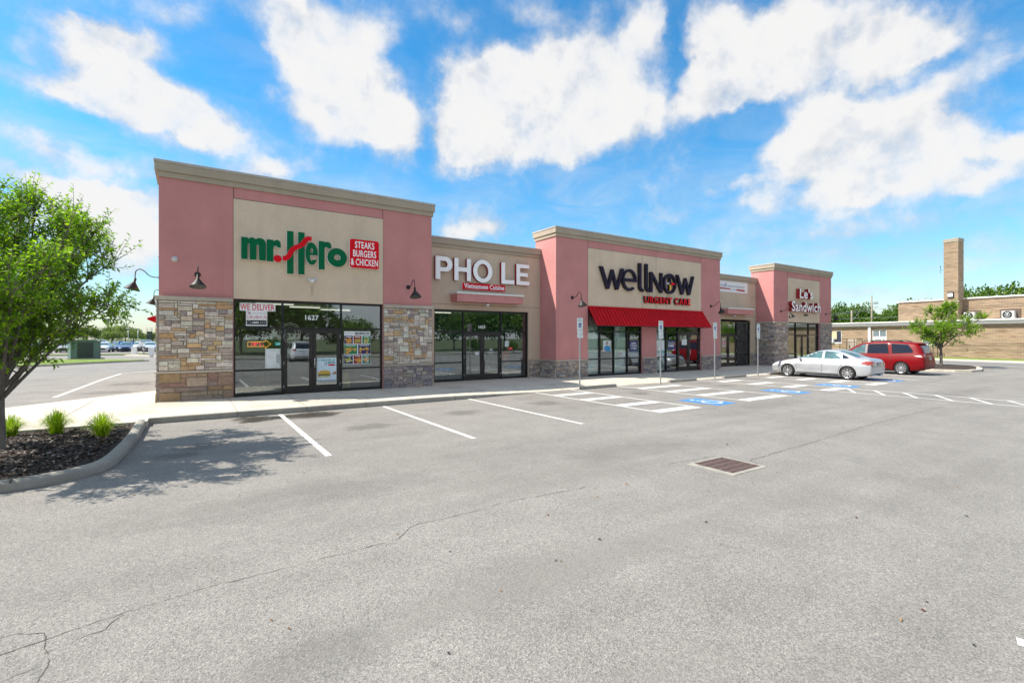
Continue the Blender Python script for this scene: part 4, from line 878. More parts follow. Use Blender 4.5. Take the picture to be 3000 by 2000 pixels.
# ------------------------------------------------------------------ wall lamps
def wall_lamp(x, y, z, label, facing='S'):
    rz = 0 if facing == 'S' else -pi/2
    t = thing('wall_lamp', (x, y, z), label, 'wall lamp', 'gooseneck lamps on the shop walls', rz)
    mb = MB(); mb.lathe([(0, .05), (.045, .05), (.075, .03), (.085, 0)], 18, 0, Matrix.Rotation(pi/2, 4, 'X')); mb.build('wall_plate', 'black', t, True)
    mb = MB(); mb.tube([(p[0], -p[1], p[2]) for p in spline([(0, .02, 0), (0, .18, 0), (0, .30, .05), (0, .40, .16), (0, .50, .225), (0, .60, .19), (0, .64, .09), (0, .645, -.08)], 5)], .014, 8); mb.build('arm', 'black', t, True)
    T = Matrix.Translation((0, -.645, -.10)) @ Matrix.Rotation(radians(-14), 4, 'X')
    mb = MB(); mb.lathe([(.0, .04), (.035, .035), (.04, -.10), (.055, -.11)], 14, 0, T); mb.build('socket', 'black', t, True)
    mb = MB(); mb.lathe([(.05, -.10), (.062, -.125), (.062, -.126), (.215, -.33), (.217, -.345)], 26, 0, T); mb.lathe([(.213, -.343), (.06, -.135), (.0, -.13)], 26, 1, T); mb.build('lamp_shade', ['lampm', 'lampin'], t, True)
    return t
wall_lamp(.19, YF, 3.99, 'leftmost black gooseneck lamp on the front, on the pink pier under the dome camera')
wall_lamp(7.0, YF, 4.0, 'black gooseneck lamp on the pink pier left of the big white letters')
wall_lamp(15.24, YF, 3.97, 'bronze gooseneck lamp on the pink pier just left of the wide dark-lettered sign')
wall_lamp(26.13, YF, 3.95, 'gooseneck lamp on the pink pier right of the red awning')
wall_lamp(34.1, YF, 3.89, 'gooseneck lamp left of the white and red sandwich letters')
wall_lamp(40.56, YF, 3.86, 'gooseneck lamp at the far end corner of the last tower')
wall_lamp(-.80, 19.3, 3.99, 'nearer of the two gooseneck lamps that stick out from the left end wall', 'W')
wall_lamp(-.72, 27.2, 3.99, 'farther of the two gooseneck lamps that stick out from the left end wall', 'W')
# cameras and flood lights
def dome(x, y, z, label, R=Matrix.Rotation(pi/2, 4, 'X')):
    t = thing('security_camera', (x, y, z), label, 'camera')
    mb = MB(); mb.lathe([(.085, 0), (.085, .03), (.075, .05)], 18, 0, R); mb.build('housing', 'white', t, True)
    mb = MB(); mb.lathe([(.07, .05), (.055, .09), (.025, .11), (0, .115)], 18, 0, R); mb.build('dome', 'bulb', t, True)
dome(-.39, YF, 4.42, 'white dome camera on the pink pier at the left end of the front')
dome(-.78, 19.9, 4.75, 'white dome camera on the left end wall', Matrix.Rotation(-pi/2, 4, 'Y'))
t = thing('flood_light', (3.5, YF, 4.02), 'small white twin flood light below the green sign letters', 'flood light')
mb = MB(); mb.box(3.43, 3.57, YF-.06, YF-.012, 3.96, 4.07, 0, .01); mb.build('housing', 'whitesign', t)
for s in (-1, 1):
    mb = MB(); T = Matrix.Translation((3.5+s*.09, YF-.10, 4.05)) @ Matrix.Rotation(s*.7, 4, 'Z') @ Matrix.Rotation(radians(115), 4, 'X'); mb.lathe([(0, -.06), (.04, -.05), (.06, .02), (.058, .05), (.03, .045), (0, .045)], 14, 0, T); mb.build('lamp_head', 'bulb', t)
for x, lab in ((11.0, 'small floodlight camera under the canopy of the first recess'), (29.9, 'small floodlight camera under the canopy of the second recess')):
    t = thing('flood_light', (x, YR-.4, 3.6), lab, 'flood light')
    mb = MB(); mb.box(x-.03, x+.03, YR-.42, YR-.36, 3.54, 3.61); mb.build('bracket', 'dark', t)
    mb = MB(); T = Matrix.Translation((x, YR-.42, 3.52)) @ Matrix.Rotation(radians(100), 4, 'X') @ Matrix.Rotation(.4, 4, 'Y'); mb.lathe([(0, -.07), (.05, -.06), (.055, .07), (.035, .09), (0, .09)], 14, 0, T); mb.build('lamp_head', 'whitesign', t)
MT['st_streak'] = mat_stain('wall_streak', (.20, .17, .14), .16, .9, 2, True)
mb = MB(); mb.face([(3.40, YF-.0145, 3.35), (3.60, YF-.0145, 3.35), (3.60, YF-.0145, 4.05), (3.40, YF-.0145, 4.05)]); mb.build('water_streak', 'st_streak', mall)
t = thing('flood_light', (37.4, YF, 3.68), 'tiny dark twin flood light under the sandwich letters', 'flood light')
for s in (-1, 1):
    mb = MB(); mb.lathe([(0, -.06), (.05, -.05), (.06, .05), (0, .05)], 12, 0, Matrix.Translation((37.4+s*.13, YF-.09, 3.7)) @ Matrix.Rotation(radians(110), 4, 'X')); mb.build('lamp_head', 'dark', t)
mb = MB(); mb.box(37.32, 37.48, YF-.05, YF-.013, 3.63, 3.76); mb.build('housing', 'galv', t)

# ------------------------------------------------------------------ things on and behind the glass
GF = south(YF+.118); GR = south(YR+.118)      # just in front of the panes
def poster(face, a, b, z0, z1, name, label, cat, mat='paper', th=.003):
    c = face.p((a+b)/2, (z0+z1)/2, 0); t = thing(name, tuple(c), label, cat)
    mb = MB(); mb.add([face.p(u, z, d) for d in (0, th) for u, z in ((a, z0), (b, z0), (b, z1), (a, z1))], [(4, 5, 6, 7), (3, 2, 1, 0), (0, 1, 5, 4), (1, 2, 6, 5), (2, 3, 7, 6), (3, 0, 4, 7)]); mb.build('sheet', mat, t)
    return t
def rect(face, a, b, z0, z1, d, name, mat, t):
    mb = MB(); mb.face([face.p(a, z0, d), face.p(b, z0, d), face.p(b, z1, d), face.p(a, z1, d)]); return mb.build(name, mat, t)
RT, BK = C('poster_red', (.60, .015, .05)), C('poster_black', (.018, .018, .022))
t = poster(GF, 1.33, 2.375, 2.93, 3.185, 'window_poster', 'white strip with red capitals WE DELIVER at the top of the first window', 'poster')
text('WE DELIVER', GF, (1.35, 2.35, 2.955, 3.155), .0035, .005, 'lettering', RT, t, False, .015, 1.05)
t = poster(GF, 1.51, 2.13, 2.44, 2.926, 'window_poster', 'white card of three delivery names under the WE DELIVER strip', 'poster')
text('DOORDASH', GF, (1.68, 2.12, 2.83, 2.875), .0035, .005, 'lettering', C('poster_grey', (.33, .33, .38)), t)
shape([[(1.53, 2.89), (1.61, 2.89)]+circle(1.61, 2.857, .034, .033, 8, radians(90), radians(-90))+[(1.585, 2.824), (1.57, 2.85), (1.61, 2.85), (1.61, 2.868), (1.55, 2.868)]], GF, .0035, .005, 'emblem', C('poster_plum', (.35, .04, .10)), t)
text('GRUBHUB', GF, (1.53, 2.115, 2.675, 2.785), .0035, .005, 'lettering', C('poster_rose', (.55, .10, .12)), t, False, .0)
rect(GF, 1.53, 2.115, 2.48, 2.63, .004, 'strip', BK, t)
text('UBER', GF, (1.68, 1.89, 2.53, 2.575), .0045, .0055, 'lettering', 'paper', t, False, .05); text('EATS', GF, (1.92, 2.11, 2.53, 2.575), .0045, .0055, 'lettering', C('poster_mint', (.45, .62, .56)), t)
shape([circle(1.60, 2.552, .05, .05), circle(1.60, 2.552, .043, .043)], GF, .0045, .0055, 'emblem', C('poster_mint', (.45, .62, .56)), t)
# neon
IN = south(YF+.25)
t = thing('window_sign', (1.9, YF+.25, 2.07), 'white script words Drive-Thru hanging in the first window', 'sign')
text('Drive-Thru', IN, (1.52, 2.29, 2.01, 2.165), 0, .012, 'lettering', mat_emit('white_letters', (.8, .83, .85), .28), t, False, -.005)
t = thing('neon_sign', (1.9, YF+.25, 1.84), 'neon OPEN in a yellow arrow outline, below the Drive-Thru words', 'neon sign')
ar = [(1.57, 1.765), (1.57, 1.92), (2.08, 1.92), (2.08, 1.98), (2.255, 1.845), (2.08, 1.70), (2.08, 1.765)]
mb = MB(); mb.tube([IN.p(a, z, .02) for a, z in ar+ar[:1]], .007, 6); mb.build('arrow_tube', 'neony', t)
for s, a in (('O', 1.67), ('P', 1.79), ('E', 1.92), ('N', 2.03)):
    lp = {'O': circle(a+.05, 1.845, .05, .05), 'P': [(a, 1.79), (a, 1.895), (a+.07, 1.89), (a+.075, 1.85), (a, 1.84)], 'E': [(a+.07, 1.79), (a, 1.79), (a, 1.895), (a+.07, 1.895), (a, 1.895), (a, 1.843), (a+.06, 1.843)], 'N': [(a, 1.79), (a, 1.895), (a+.08, 1.79), (a+.08, 1.895)]}[s]
    mb = MB(); mb.tube([IN.p(x, z, .02) for x, z in lp+(lp[:1] if s == 'O' else [])], .006, 6); mb.build('letter_tube', 'neonr', t)
rect(IN, 1.58, 2.08, 1.765, 1.915, .002, 'back_plate', BK, t)
t = poster(GF, 2.37, 2.53, 1.79, 1.91, 'window_sticker', 'small teal sticker beside the left door', 'sticker', C('teal_sticker', (.03, .42, .36)))
rect(GF, 2.43, 2.52, 1.835, 1.86, .0035, 'arrow', 'paper', t)
t = poster(GF, 2.07, 2.53, 1.04, 1.69, 'window_notice', 'pale notice sheet low in the window left of the doors', 'notice', C('notice_pale', (.62, .68, .68)))
rect(GF, 2.12, 2.38, 1.18, 1.58, .0035, 'table', 'paper', t)
for k in range(9): rect(GF, 2.14, 2.36, 1.21+k*.04, 1.222+k*.04, .004, 'text_line', C('line_grey', (.40, .46, .48)), t)
rect(GF, 2.40, 2.51, 1.2, 1.5, .0035, 'picture', C('notice_grey', (.38, .43, .44)), t)
t = thing('house_number', (3.53, YF+.1, 2.75), 'white number 1627 on the glass above the double doors', 'number'); text('1627', GF, (3.31, 3.75, 2.665, 2.84), .0005, .002, 'lettering', 'paper', t, False, .022, 1.05)
t = thing('window_decal', (2.81, YF+.1, 2.22), 'round pale seal printed on the glass at the top left of the doors', 'decal')
for r in (.33, .27, .17): shape([circle(2.82, 2.23, r, r, 40), circle(2.82, 2.23, r-.008, r-.008, 40)], south(YF+.075), .002, .004, 'ring', C('seal_pale', (.42, .46, .36)), t)
# food poster
t = poster(GF, 4.62, 5.57, 1.10, 2.29, 'window_poster', 'menu poster of eight food photos headed SIDEKICK right of the doors', 'poster')
text('SIDEKICK', GF, (5.00, 5.55, 2.165, 2.255), .0035, .005, 'lettering', BK, t, False, .04)
for k in range(2): rect(GF, 4.68, 4.95, 2.19+k*.04, 2.205+k*.04, .004, 'text_line', C('line_blue', (.48, .52, .60)), t)
nv, mr_, gn, tl = C('tile_navy', (.02, .022, .10)), C('tile_maroon', (.22, .015, .03)), C('tile_green', (.03, .20, .07)), C('tile_teal', (.03, .18, .14))
oc = [C('food_orange', (.62, .24, .06), var=.3, scale=30), C('food_gold', (.62, .40, .07), var=.3, scale=30), C('food_brown', (.42, .20, .06), var=.35, scale=30), C('food_lime', (.40, .42, .07), var=.3, scale=30), C('food_cream', (.60, .50, .34), var=.2, scale=30)]
q = random.Random(3)
for a, b, z0, z1, bgm, fm in ((4.625, 4.93, 1.84, 2.13, nv, 0), (4.955, 5.24, 1.84, 2.13, mr_, 2), (5.27, 5.565, 1.84, 2.13, gn, 3), (4.625, 5.085, 1.46, 1.815, gn, 0), (5.12, 5.565, 1.46, 1.815, nv, 1), (4.625, 4.93, 1.115, 1.435, nv, 3), (4.955, 5.24, 1.115, 1.435, mr_, 0), (5.27, 5.565, 1.115, 1.435, tl, 4)):
    p = rect(GF, a, b, z0, z1, .004, 'photo', bgm, t); mb = MB(); h = z1-z0
    rect(GF, a+.05, b-.05, z1-.055, z1-.03, .0046, 'caption', 'paper', p)
    for k in range(11):
        x, z = q.uniform(a+.05, b-.05), q.uniform(z0+.05, z0+h*.62); rx, rz = q.uniform(.035, .06), q.uniform(.03, .055)
        if fm == 3 and z1 > 2: rx, rz = .014, .10
        cs = circle(x, z, rx, rz, 10, q.uniform(0, 1), q.uniform(0, 1)+2*pi); mb.face([GF.p(u, w, .0048+k*.0003) for u, w in [(min(b-.004, max(a+.004, u)), min(z1-.07, max(z0+.004, w))) for u, w in cs[:-1]]], k % 2)
    mb.build('food', [oc[fm], oc[(fm+1) % 5]], p)
# sandwich poster on the right door
DG = south(YF+.108)
t = poster(DG, 3.70, 4.35, .50, 1.345, 'door_poster', 'pale blue sandwich poster on the right-hand door of the first shop', 'poster', C('poster_sky', (.62, .74, .84)))
tm = C('poster_teal', (.03, .30, .30))
text('I CRAVE A', DG, (3.745, 4.29, 1.235, 1.30), .0035, .005, 'lettering', tm, t, False, .06, 1.15); text('ERO!', DG, (4.05, 4.29, 1.15, 1.21), .0035, .005, 'lettering', tm, t, False, .06)
for a in (3.95, 4.0): rect(DG, a, a+.017, 1.075, 1.21, .004, 'letter_bar', C('poster_darkgreen', (.03, .12, .12)), t)
rect(DG, 4.07, 4.29, 1.065, 1.125, .004, 'red_tag', C('poster_red', (.6, .015, .05)), t)
shape([[(3.725, .86), (3.73, .78), (4.13, .77), (4.15, .83)]+circle(3.94, .84, .20, .075, 12, 0, pi)], DG, .0035, .006, 'bread', oc[1], t)
shape([[(3.725, .745), (4.14, .74), (4.15, .775), (3.73, .785)]], DG, .0035, .0065, 'filling', C('food_meat', (.20, .05, .05), var=.5, scale=40), t)
shape([[(3.725, .70), (3.9, .715), (4.0, .70), (4.13, .71), (4.14, .74), (3.725, .745)]], DG, .0035, .006, 'lettuce', C('food_leaf', (.20, .30, .05), var=.5, scale=40), t)
shape([[(3.72, .64), (4.12, .65), (4.13, .70), (3.72, .70)]], DG, .0035, .005, 'bread', oc[4], t)
shape([[(4.18, .77), (4.34, .76), (4.34, .85), (4.27, .85)]], DG, .0035, .006, 'sandwich_end', oc[2], t)
rect(DG, 3.72, 4.33, .515, .575, .004, 'footer', C('poster_footgrey', (.34, .34, .34)), t)
# second shop
t = thing('house_number', (11.05, YR+.1, 2.55), 'small white number 1623 above the doors of the recessed shop', 'number'); text('1623', GR, (10.88, 11.22, 2.475, 2.62), .0005, .003, 'lettering', 'paper', t, False, .03)
DR = south(YR+.108)
t = poster(DR, 10.70, 10.89, 1.29, 1.40, 'door_notice', 'little white card on the left door of the recessed shop', 'notice')
for k in range(2): rect(DR, 10.73, 10.86, 1.315+k*.035, 1.325+k*.035, .004, 'text_line', C('line_grey', (.4, .46, .48)), t)
t = thing('window_decal', (11.53, YR+.1, 1.5), 'white lotus-shaped emblem on the right door of the recessed shop', 'decal')
for k in range(5):
    a = radians(90+(k-2)*32); shape([stroke([(11.53, 1.46), (11.53+.06*cos(a)-.012*sin(a)*(k-2), 1.46+.07*sin(a)), (11.53+.13*cos(a), 1.46+.13*sin(a))], [.006, .03, .004])], DR, .001, .003, 'petal', C('decal_pale', (.55, .60, .62)), t)
for k in range(4): rect(DR, 11.38+.02*k, 11.68-.02*k, 1.42-.035*k, 1.432-.035*k, .002, 'text_line', C('decal_pale', (.55, .60, .62)), t)
t = poster(GR, 12.29, 12.5, 1.64, 1.91, 'window_notice', 'pale paper notice in the right-hand window of the recessed shop', 'notice', C('notice_pale', (.62, .68, .68)))
for k in range(4): rect(GR, 12.32, 12.47, 1.69+k*.045, 1.70+k*.045, .0035, 'text_line', C('line_grey', (.4, .46, .48)), t)
t = thing('window_decal', (12.6, YR+.1, 1.55), 'small red oval decal above the red box behind the window', 'decal'); shape([circle(12.6, 1.55, .13, .065)], GR, .001, .003, 'oval', 'redsign', t); text('OPEN', GR, (12.52, 12.68, 1.53, 1.57), .0035, .004, 'lettering', 'paper', t)
t = thing('dispenser_box', (12.42, YR+.4, .15), 'upright red box on a thin stand behind the right window of the recessed shop', 'box')
mb = MB(); mb.box(12.24, 12.58, YR+.25, YR+.5, .98, 1.42, 0, .01); mb.build('box', 'redsign', t); mb = MB(); mb.box(12.38, 12.44, YR+.35, YR+.41, .15, .98); mb.box(12.26, 12.56, YR+.26, YR+.49, .15, .18); mb.build('stand', 'dark', t)
mb = MB(); mb.face([(12.36, YR+.247, 1.0), (12.46, YR+.247, 1.0), (12.46, YR+.247, 1.12), (12.36, YR+.247, 1.12)]); mb.face([(12.30, YR+.247, 1.2), (12.52, YR+.247, 1.2), (12.52, YR+.247, 1.23), (12.30, YR+.247, 1.23)]); mb.build('label', 'paper', t)
# clinic
def blind(a, b, z0, z1, label):
    t = thing('window_blind', ((a+b)/2, YF+.3, z1), label, 'blind', 'pale blinds in the clinic windows')
    mb = MB(); n = 14
    mb.v = [(a+(b-a)*i/n, YF+.20+.006*sin(i*1.9), z) for i in range(n+1) for z in (z0, z1)]; mb.f = [(2*i, 2*i+2, 2*i+3, 2*i+1) for i in range(n)]; mb.m = [0]*n; mb.s = [True]*n; mb.c = [0]*n
    mb.build('fabric', 'blind', t); mb = MB(); mb.tube([(a, YF+.20, z0), (b, YF+.20, z0)], .014, 6); mb.build('hem_bar', 'white', t)
blind(16.27, 17.08, .2, 3.4, 'pale blind in the leftmost bay of the four-bay clinic window'); blind(18.13, 19.04, .2, 3.4, 'pale blind in the third bay of the four-bay clinic window'); blind(21.3, 22.12, .2, 3.4, 'pale blind in the narrow clinic bay beside the doorway')
t = poster(GF, 17.36, 17.93, 1.38, 1.92, 'window_poster', 'poster of a nurse in blue scrubs in the second clinic window bay', 'poster', C('poster_mist', (.58, .66, .66)))
sc_, sk = C('scrubs_blue', (.02, .26, .55)), C('skin_tone', (.42, .24, .16))
shape([[(17.42, 1.385), (17.90, 1.385), (17.88, 1.55), (17.80, 1.62), (17.70, 1.66), (17.60, 1.66), (17.50, 1.62), (17.44, 1.55)]], GF, .0035, .005, 'scrubs', sc_, t); shape([circle(17.645, 1.755, .06, .08)], GF, .0035, .0055, 'head', sk, t); shape([circle(17.645, 1.79, .066, .06, 14, 0, pi)], GF, .0035, .006, 'hair', BK, t)
shape([stroke([(17.84, 1.56), (17.86, 1.66), (17.82, 1.76)], .05)], GF, .0035, .005, 'arm', sk, t); shape([circle(17.44, 1.45, .065, .065), circle(17.44, 1.45, .05, .05)], GF, .0035, .006, 'badge', 'paper', t); shape([[(17.42, 1.41), (17.46, 1.41), (17.46, 1.49), (17.42, 1.49)]], GF, .0035, .006, 'badge_mark', RT, t)
NVB = C('poster_navyblue', (.03, .035, .16))
t = poster(GF, 19.27, 19.89, 1.36, 1.90, 'window_poster', 'navy poster OPEN 7 DAYS A WEEK in the fourth clinic window bay', 'poster', NVB)
for s, a, b, z, h in (('OPEN', 19.40, 19.76, 1.72, .09), ('7 DAYS', 19.33, 19.83, 1.58, .10), ('A WEEK', 19.38, 19.80, 1.45, .08)): text(s, GF, (a, b, z, z+h), .0035, .005, 'lettering', 'paper', t, False, .03)
t = poster(GF, 22.34, 23.0, 1.38, 1.91, 'window_poster', 'navy poster WALK-IN CARE beside the clinic doors', 'poster', NVB)
text('WALK-IN', GF, (22.38, 22.86, 1.73, 1.81), .0035, .005, 'lettering', C('decal_pale', (.55, .60, .62)), t, False, .03); text('CARE', GF, (22.38, 22.84, 1.54, 1.69), .0035, .005, 'lettering', 'paper', t, False, .04)
shape([circle(22.94, 1.72, .05, .08)], GF, .0035, .005, 'picture', oc[0], t); shape([[(22.6, 1.39), (22.99, 1.39), (22.99, 1.44), (22.6, 1.41)]], GF, .0035, .005, 'stripe', C('poster_violet', (.10, .03, .20)), t)
t = poster(GF, 21.37, 22.04, 1.35, 1.92, 'window_poster', 'pale poster with a dark figure in the narrow clinic bay', 'poster', C('poster_white', (.70, .76, .78)))
shape([stroke([(21.5, 1.5), (21.62, 1.7), (21.6, 1.85)], .06)], GF, .0035, .005, 'figure', C('line_grey', (.4, .46, .48)), t); shape([circle(21.5, 1.45, .06, .06), circle(21.5, 1.45, .045, .045)], GF, .0035, .006, 'badge', RT, t)
t = poster(DG, 23.55, 24.0, 1.64, 1.97, 'door_notice', 'white paper notice taped to the left clinic door', 'notice')
for k in range(5): rect(DG, 23.62, 23.93, 1.69+k*.05, 1.70+k*.05, .0035, 'text_line', C('line_grey', (.4, .46, .48)), t)
t = poster(DR, 29.33, 29.72, 1.45, 2.0, 'door_poster', 'red and white poster on the left door of the second recess', 'poster', C('poster_dull', (.50, .50, .50)))
rect(DR, 29.38, 29.66, 1.62, 1.85, .004, 'picture', RT, t); rect(DR, 29.45, 29.58, 1.68, 1.78, .0045, 'mark', 'paper', t)
# last shop: sheets of wood and blinds behind the panes
t = thing('boarding', (35.65, YF+.28, .95), 'plywood sheet behind the left pane of the last shop', 'board'); mb = MB(); mb.box(35.07, 36.23, YF+.19, YF+.21, .96, 2.25); mb.build('sheet', 'ply', t)
t = thing('boarding', (37.2, YF+.28, .3), 'plywood sheet behind the double doors of the last shop', 'board'); mb = MB(); mb.box(36.4, 38.0, YF+.19, YF+.21, .3, 2.2); mb.build('sheet', 'ply', t)
t = thing('slatted_blind', (38.8, YF+.28, 2.2), 'drab slatted blind behind the right pane of the last shop', 'blind')
mb = MB()
for k in range(15): mb.box(38.18, 39.5, YF+.26, YF+.275, .95+k*.088, 1.03+k*.088)
mb.build('slats', C('blind_drab', (.33, .34, .30)), t)
# furniture behind the glass
def chair(x, y, rz, label):
    t = thing('dining_chair', (x, y, .152), label, 'chair', 'chairs behind the first window', rz); w, d = .2, .2
    for sx in (-1, 1):
        for sy in (-1, 1):
            mb = MB(); h = .86 if sy > 0 else .45; mb.tube([(sx*w*1.08, sy*d*1.1, 0), (sx*w, sy*d, .45), (sx*w, sy*d*1.12, h)], .013, 6); mb.build('leg', 'galv', t, True)
    mb = MB(); mb.box(-.21, .21, -.21, .21, .44, .47, 0, .01); mb.build('seat', 'cream', t, True)
    mb = MB(); mb.box(-.2, .2, .205, .225, .62, .86, 0, .008); mb.build('backrest', 'galv', t, True)
chair(2.0, 18.75, 2.6, 'chair nearest the stone pier behind the first window'); chair(1.45, 19.3, -.6, 'chair set back behind the low left pane of the first window')
t = thing('dining_table', (1.5, 18.75, .152), 'small square table behind the low left pane of the first window', 'table')
mb = MB(); mb.box(1.2, 1.75, 18.45, 19.0, .88, .91, 0, .01); mb.build('table_top', 'cream', t); mb = MB(); mb.tube([(1.48, 18.72, .17), (1.48, 18.72, .88)], .03, 8); mb.box(1.28, 1.68, 18.52, 18.92, .152, .17); mb.build('pedestal', 'dark', t)
t = thing('caution_sign', (4.85, 18.6, .152), 'yellow folding floor sign behind the right window of the first shop', 'floor sign'); ym = C('caution_yellow', (.65, .46, .02))
for s in (-1, 1): mb = MB(); mb.add([(4.7, 18.6+s*.16, .152), (5.0, 18.6+s*.16, .152), (4.94, 18.6+s*.01, .78), (4.76, 18.6+s*.01, .78), (4.7, 18.615+s*.16, .152), (5.0, 18.615+s*.16, .152), (4.94, 18.615+s*.01, .78), (4.76, 18.615+s*.01, .78)], [(0, 1, 2, 3), (7, 6, 5, 4), (0, 4, 5, 1), (1, 5, 6, 2), (2, 6, 7, 3), (3, 7, 4, 0)]); mb.build('panel', ym, t)
for k, x in enumerate((8.98, 9.62)):
    t = thing('bar_stool', (x, 19.7, .152), ('stool left of its twin' if k == 0 else 'stool right of its twin')+' behind the low left pane of the recessed shop', 'stool', 'stools behind the recessed window')
    mb = MB(); mb.box(x-.17, x+.17, 19.53, 19.87, .74, .77, 0, .01); mb.build('seat', 'galv', t)
    for sx in (-1, 1):
        for sy in (-1, 1): mb = MB(); mb.tube([(x+sx*.2, 19.7+sy*.2, .152), (x+sx*.14, 19.7+sy*.14, .75)], .014, 6); mb.build('leg', 'galv', t)

# ------------------------------------------------------------------ sign posts and wheel stops
ord_ = ('first', 'second', 'third', 'last')
where = ('left of the red awning, by the nearest wheel stop', 'in front of the clinic windows', 'in front of the pink pier right of the awning', 'left of the silver car')
for k, (x, y) in enumerate(((12.9, 14.62), (17.58, 14.5), (21.78, 14.62), (25.66, 14.62))):
    zt = 2.84 if k == 0 else 2.81
    t = thing('parking_sign', (x, y, 0), 'disabled parking sign '+where[k], 'parking sign', 'disabled parking signs along the sidewalk')
    mb = MB(); mb.prism([(-.03, 0), (-.03, .02), (-.012, .02), (-.012, .042), (.012, .042), (.012, .02), (.03, .02), (.03, 0), (.018, 0), (.018, .008), (-.018, .008), (-.018, 0)], 0, zt-.1, lambda u, v, a: (x+u, y+v, a)); mb.build('post', 'galv', t)
    f = south(y-.004); g1, g2 = C('sign_pale', (.70, .75, .76)), C('sign_green', (.05, .33, .22))
    def pan(z0, z1, dx=0, w=.152):
        return shape([rrect(x-w+dx, x+w+dx, z0, z1, .03)], f, 0, .004, 'sign_panel', [g1, 'galv'], t)
    p = pan(zt-.46, zt, -.003)
    text('RESERVED', f, (x-.11, x+.105, zt-.075, zt-.035), .0045, .0055, 'lettering', g2, p); text('PARKING', f, (x-.10, x+.10, zt-.135, zt-.095), .0045, .0055, 'lettering', g2, p)
    shape([rrect(x-.072, x+.066, zt-.365, zt-.20, .012)], f, .0045, .0055, 'blue_square', C('sign_blue', (.01, .05, .28)), p); wheelchair(f, x-.012, zt-.282, .135, .006, .0066, 'paper', 'wheelchair_symbol', p)
    rect(f, x-.075, x+.07, zt-.405, zt-.392, .0047, 'underline', g2, p)
    q_ = pan(zt-.62, zt-.47, .004); rect(f, x-.09, x+.1, zt-.51, zt-.50, .0047, 'text_line', g2, q_); rect(f, x-.08, x+.09, zt-.56, zt-.55, .0047, 'text_line', C('line_grey', (.4, .46, .48)), q_)
    q_ = pan(zt-.79, zt-.63, .008); rect(f, x-.08, x+.09, zt-.68, zt-.668, .0047, 'text_line', C('line_grey', (.4, .46, .48)), q_); rect(f, x-.07, x+.08, zt-.735, zt-.72, .0047, 'text_line', g2, q_)
for k, (x, lab) in enumerate(((13.93, 'nearest grey concrete wheel stop, beside the first sign post'), (19.3, 'grey wheel stop in the bay right of the second sign post'), (23.5, 'grey wheel stop in the bay between the third and last sign posts'), (27.75, 'grey wheel stop under the nose of the silver car'))):
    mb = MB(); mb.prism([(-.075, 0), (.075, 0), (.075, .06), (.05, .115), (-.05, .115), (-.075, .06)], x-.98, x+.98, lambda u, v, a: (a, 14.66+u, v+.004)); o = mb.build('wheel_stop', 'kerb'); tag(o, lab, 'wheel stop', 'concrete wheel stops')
# drain grate
t = thing('drain_grate', (7.23, 4.65, 0), 'rusty brown cast-iron drain grate in a pale concrete collar in the asphalt', 'drain')
mb = MB()
for a, b, c, d in ((6.73, 7.66, 4.22, 4.30), (6.73, 7.66, 4.98, 5.02), (6.73, 6.85, 4.301, 4.979), (7.62, 7.66, 4.301, 4.979)): mb.box(a, b, c, d, -.02, .006)
mb.build('collar', C('collar_concrete', (.32, .30, .26), rough=.9, var=.25), t)
rm = C('rusty_iron', (.085, .048, .042), rough=.75, var=.45, scale=18, bump=.4)
mb = MB(); x0, x1, y0, y1 = 6.86, 7.61, 4.31, 4.97; bw = (x1-x0)/12
ys = [y0]+[v for k in range(4) for v in (y0+.075+k*.155, y0+.13+k*.155)]+[y1]
for k in range(0, len(ys), 2): mb.box(x0, x1, ys[k], ys[k+1], -.03, .005)
for k in range(1, len(ys)-1, 2):      # webs between the holes of a row
    for i in range(12): mb.box(x0+i*bw+(.0 if i == 0 else .012), x0+(i+1)*bw-(.0 if i == 11 else .022), ys[k], ys[k+1], -.03, .0045)
mb.build('grate', rm, t)
mb = MB(); mb.face([(x0, y0, -.028), (x1, y0, -.028), (x1, y1, -.028), (x0, y1, -.028)]); mb.build('sump', 'black', t)

# ------------------------------------------------------------------ cars
def loft(st, sub=5):
    rows = spline(st, sub); ring = []
    for (x, zb, wb, zm, wm, zs, ws, zr, wr) in rows:
        h = [(0, zb), (wb*.75, zb), (wb, zb+.02), (wm*.975, zb+.5*(zm-zb)), (wm, zm), (wm*.4+ws*.6+.008, zm+.62*(zs-zm)), (ws, zs), (ws*.66+wr*.34+.008, zs+.34*(zr-zs)), (ws*.30+wr*.70+.014, zs+.70*(zr-zs)), (wr+.004, zr-.05*min(1, (zr-zs)/.3)), (wr*.80, zr-.004), (wr*.4, zr+.012), (0, zr+.016)]
        h = spline(h, 2); ring.append([(x, y, z) for y, z in h]+[(x, -y, z) for y, z in h[-2:0:-1]])
    vs = [p for r in ring for p in r]; n = len(ring[0]); fs = []
    for i in range(len(ring)-1):
        for k in range(n): q = (k+1) % n; fs.append((i*n+k, i*n+q, (i+1)*n+q, (i+1)*n+k))
    fs.append(tuple(range(n))); fs.append(tuple((len(ring)-1)*n+k for k in range(n))[::-1])
    return vs, fs
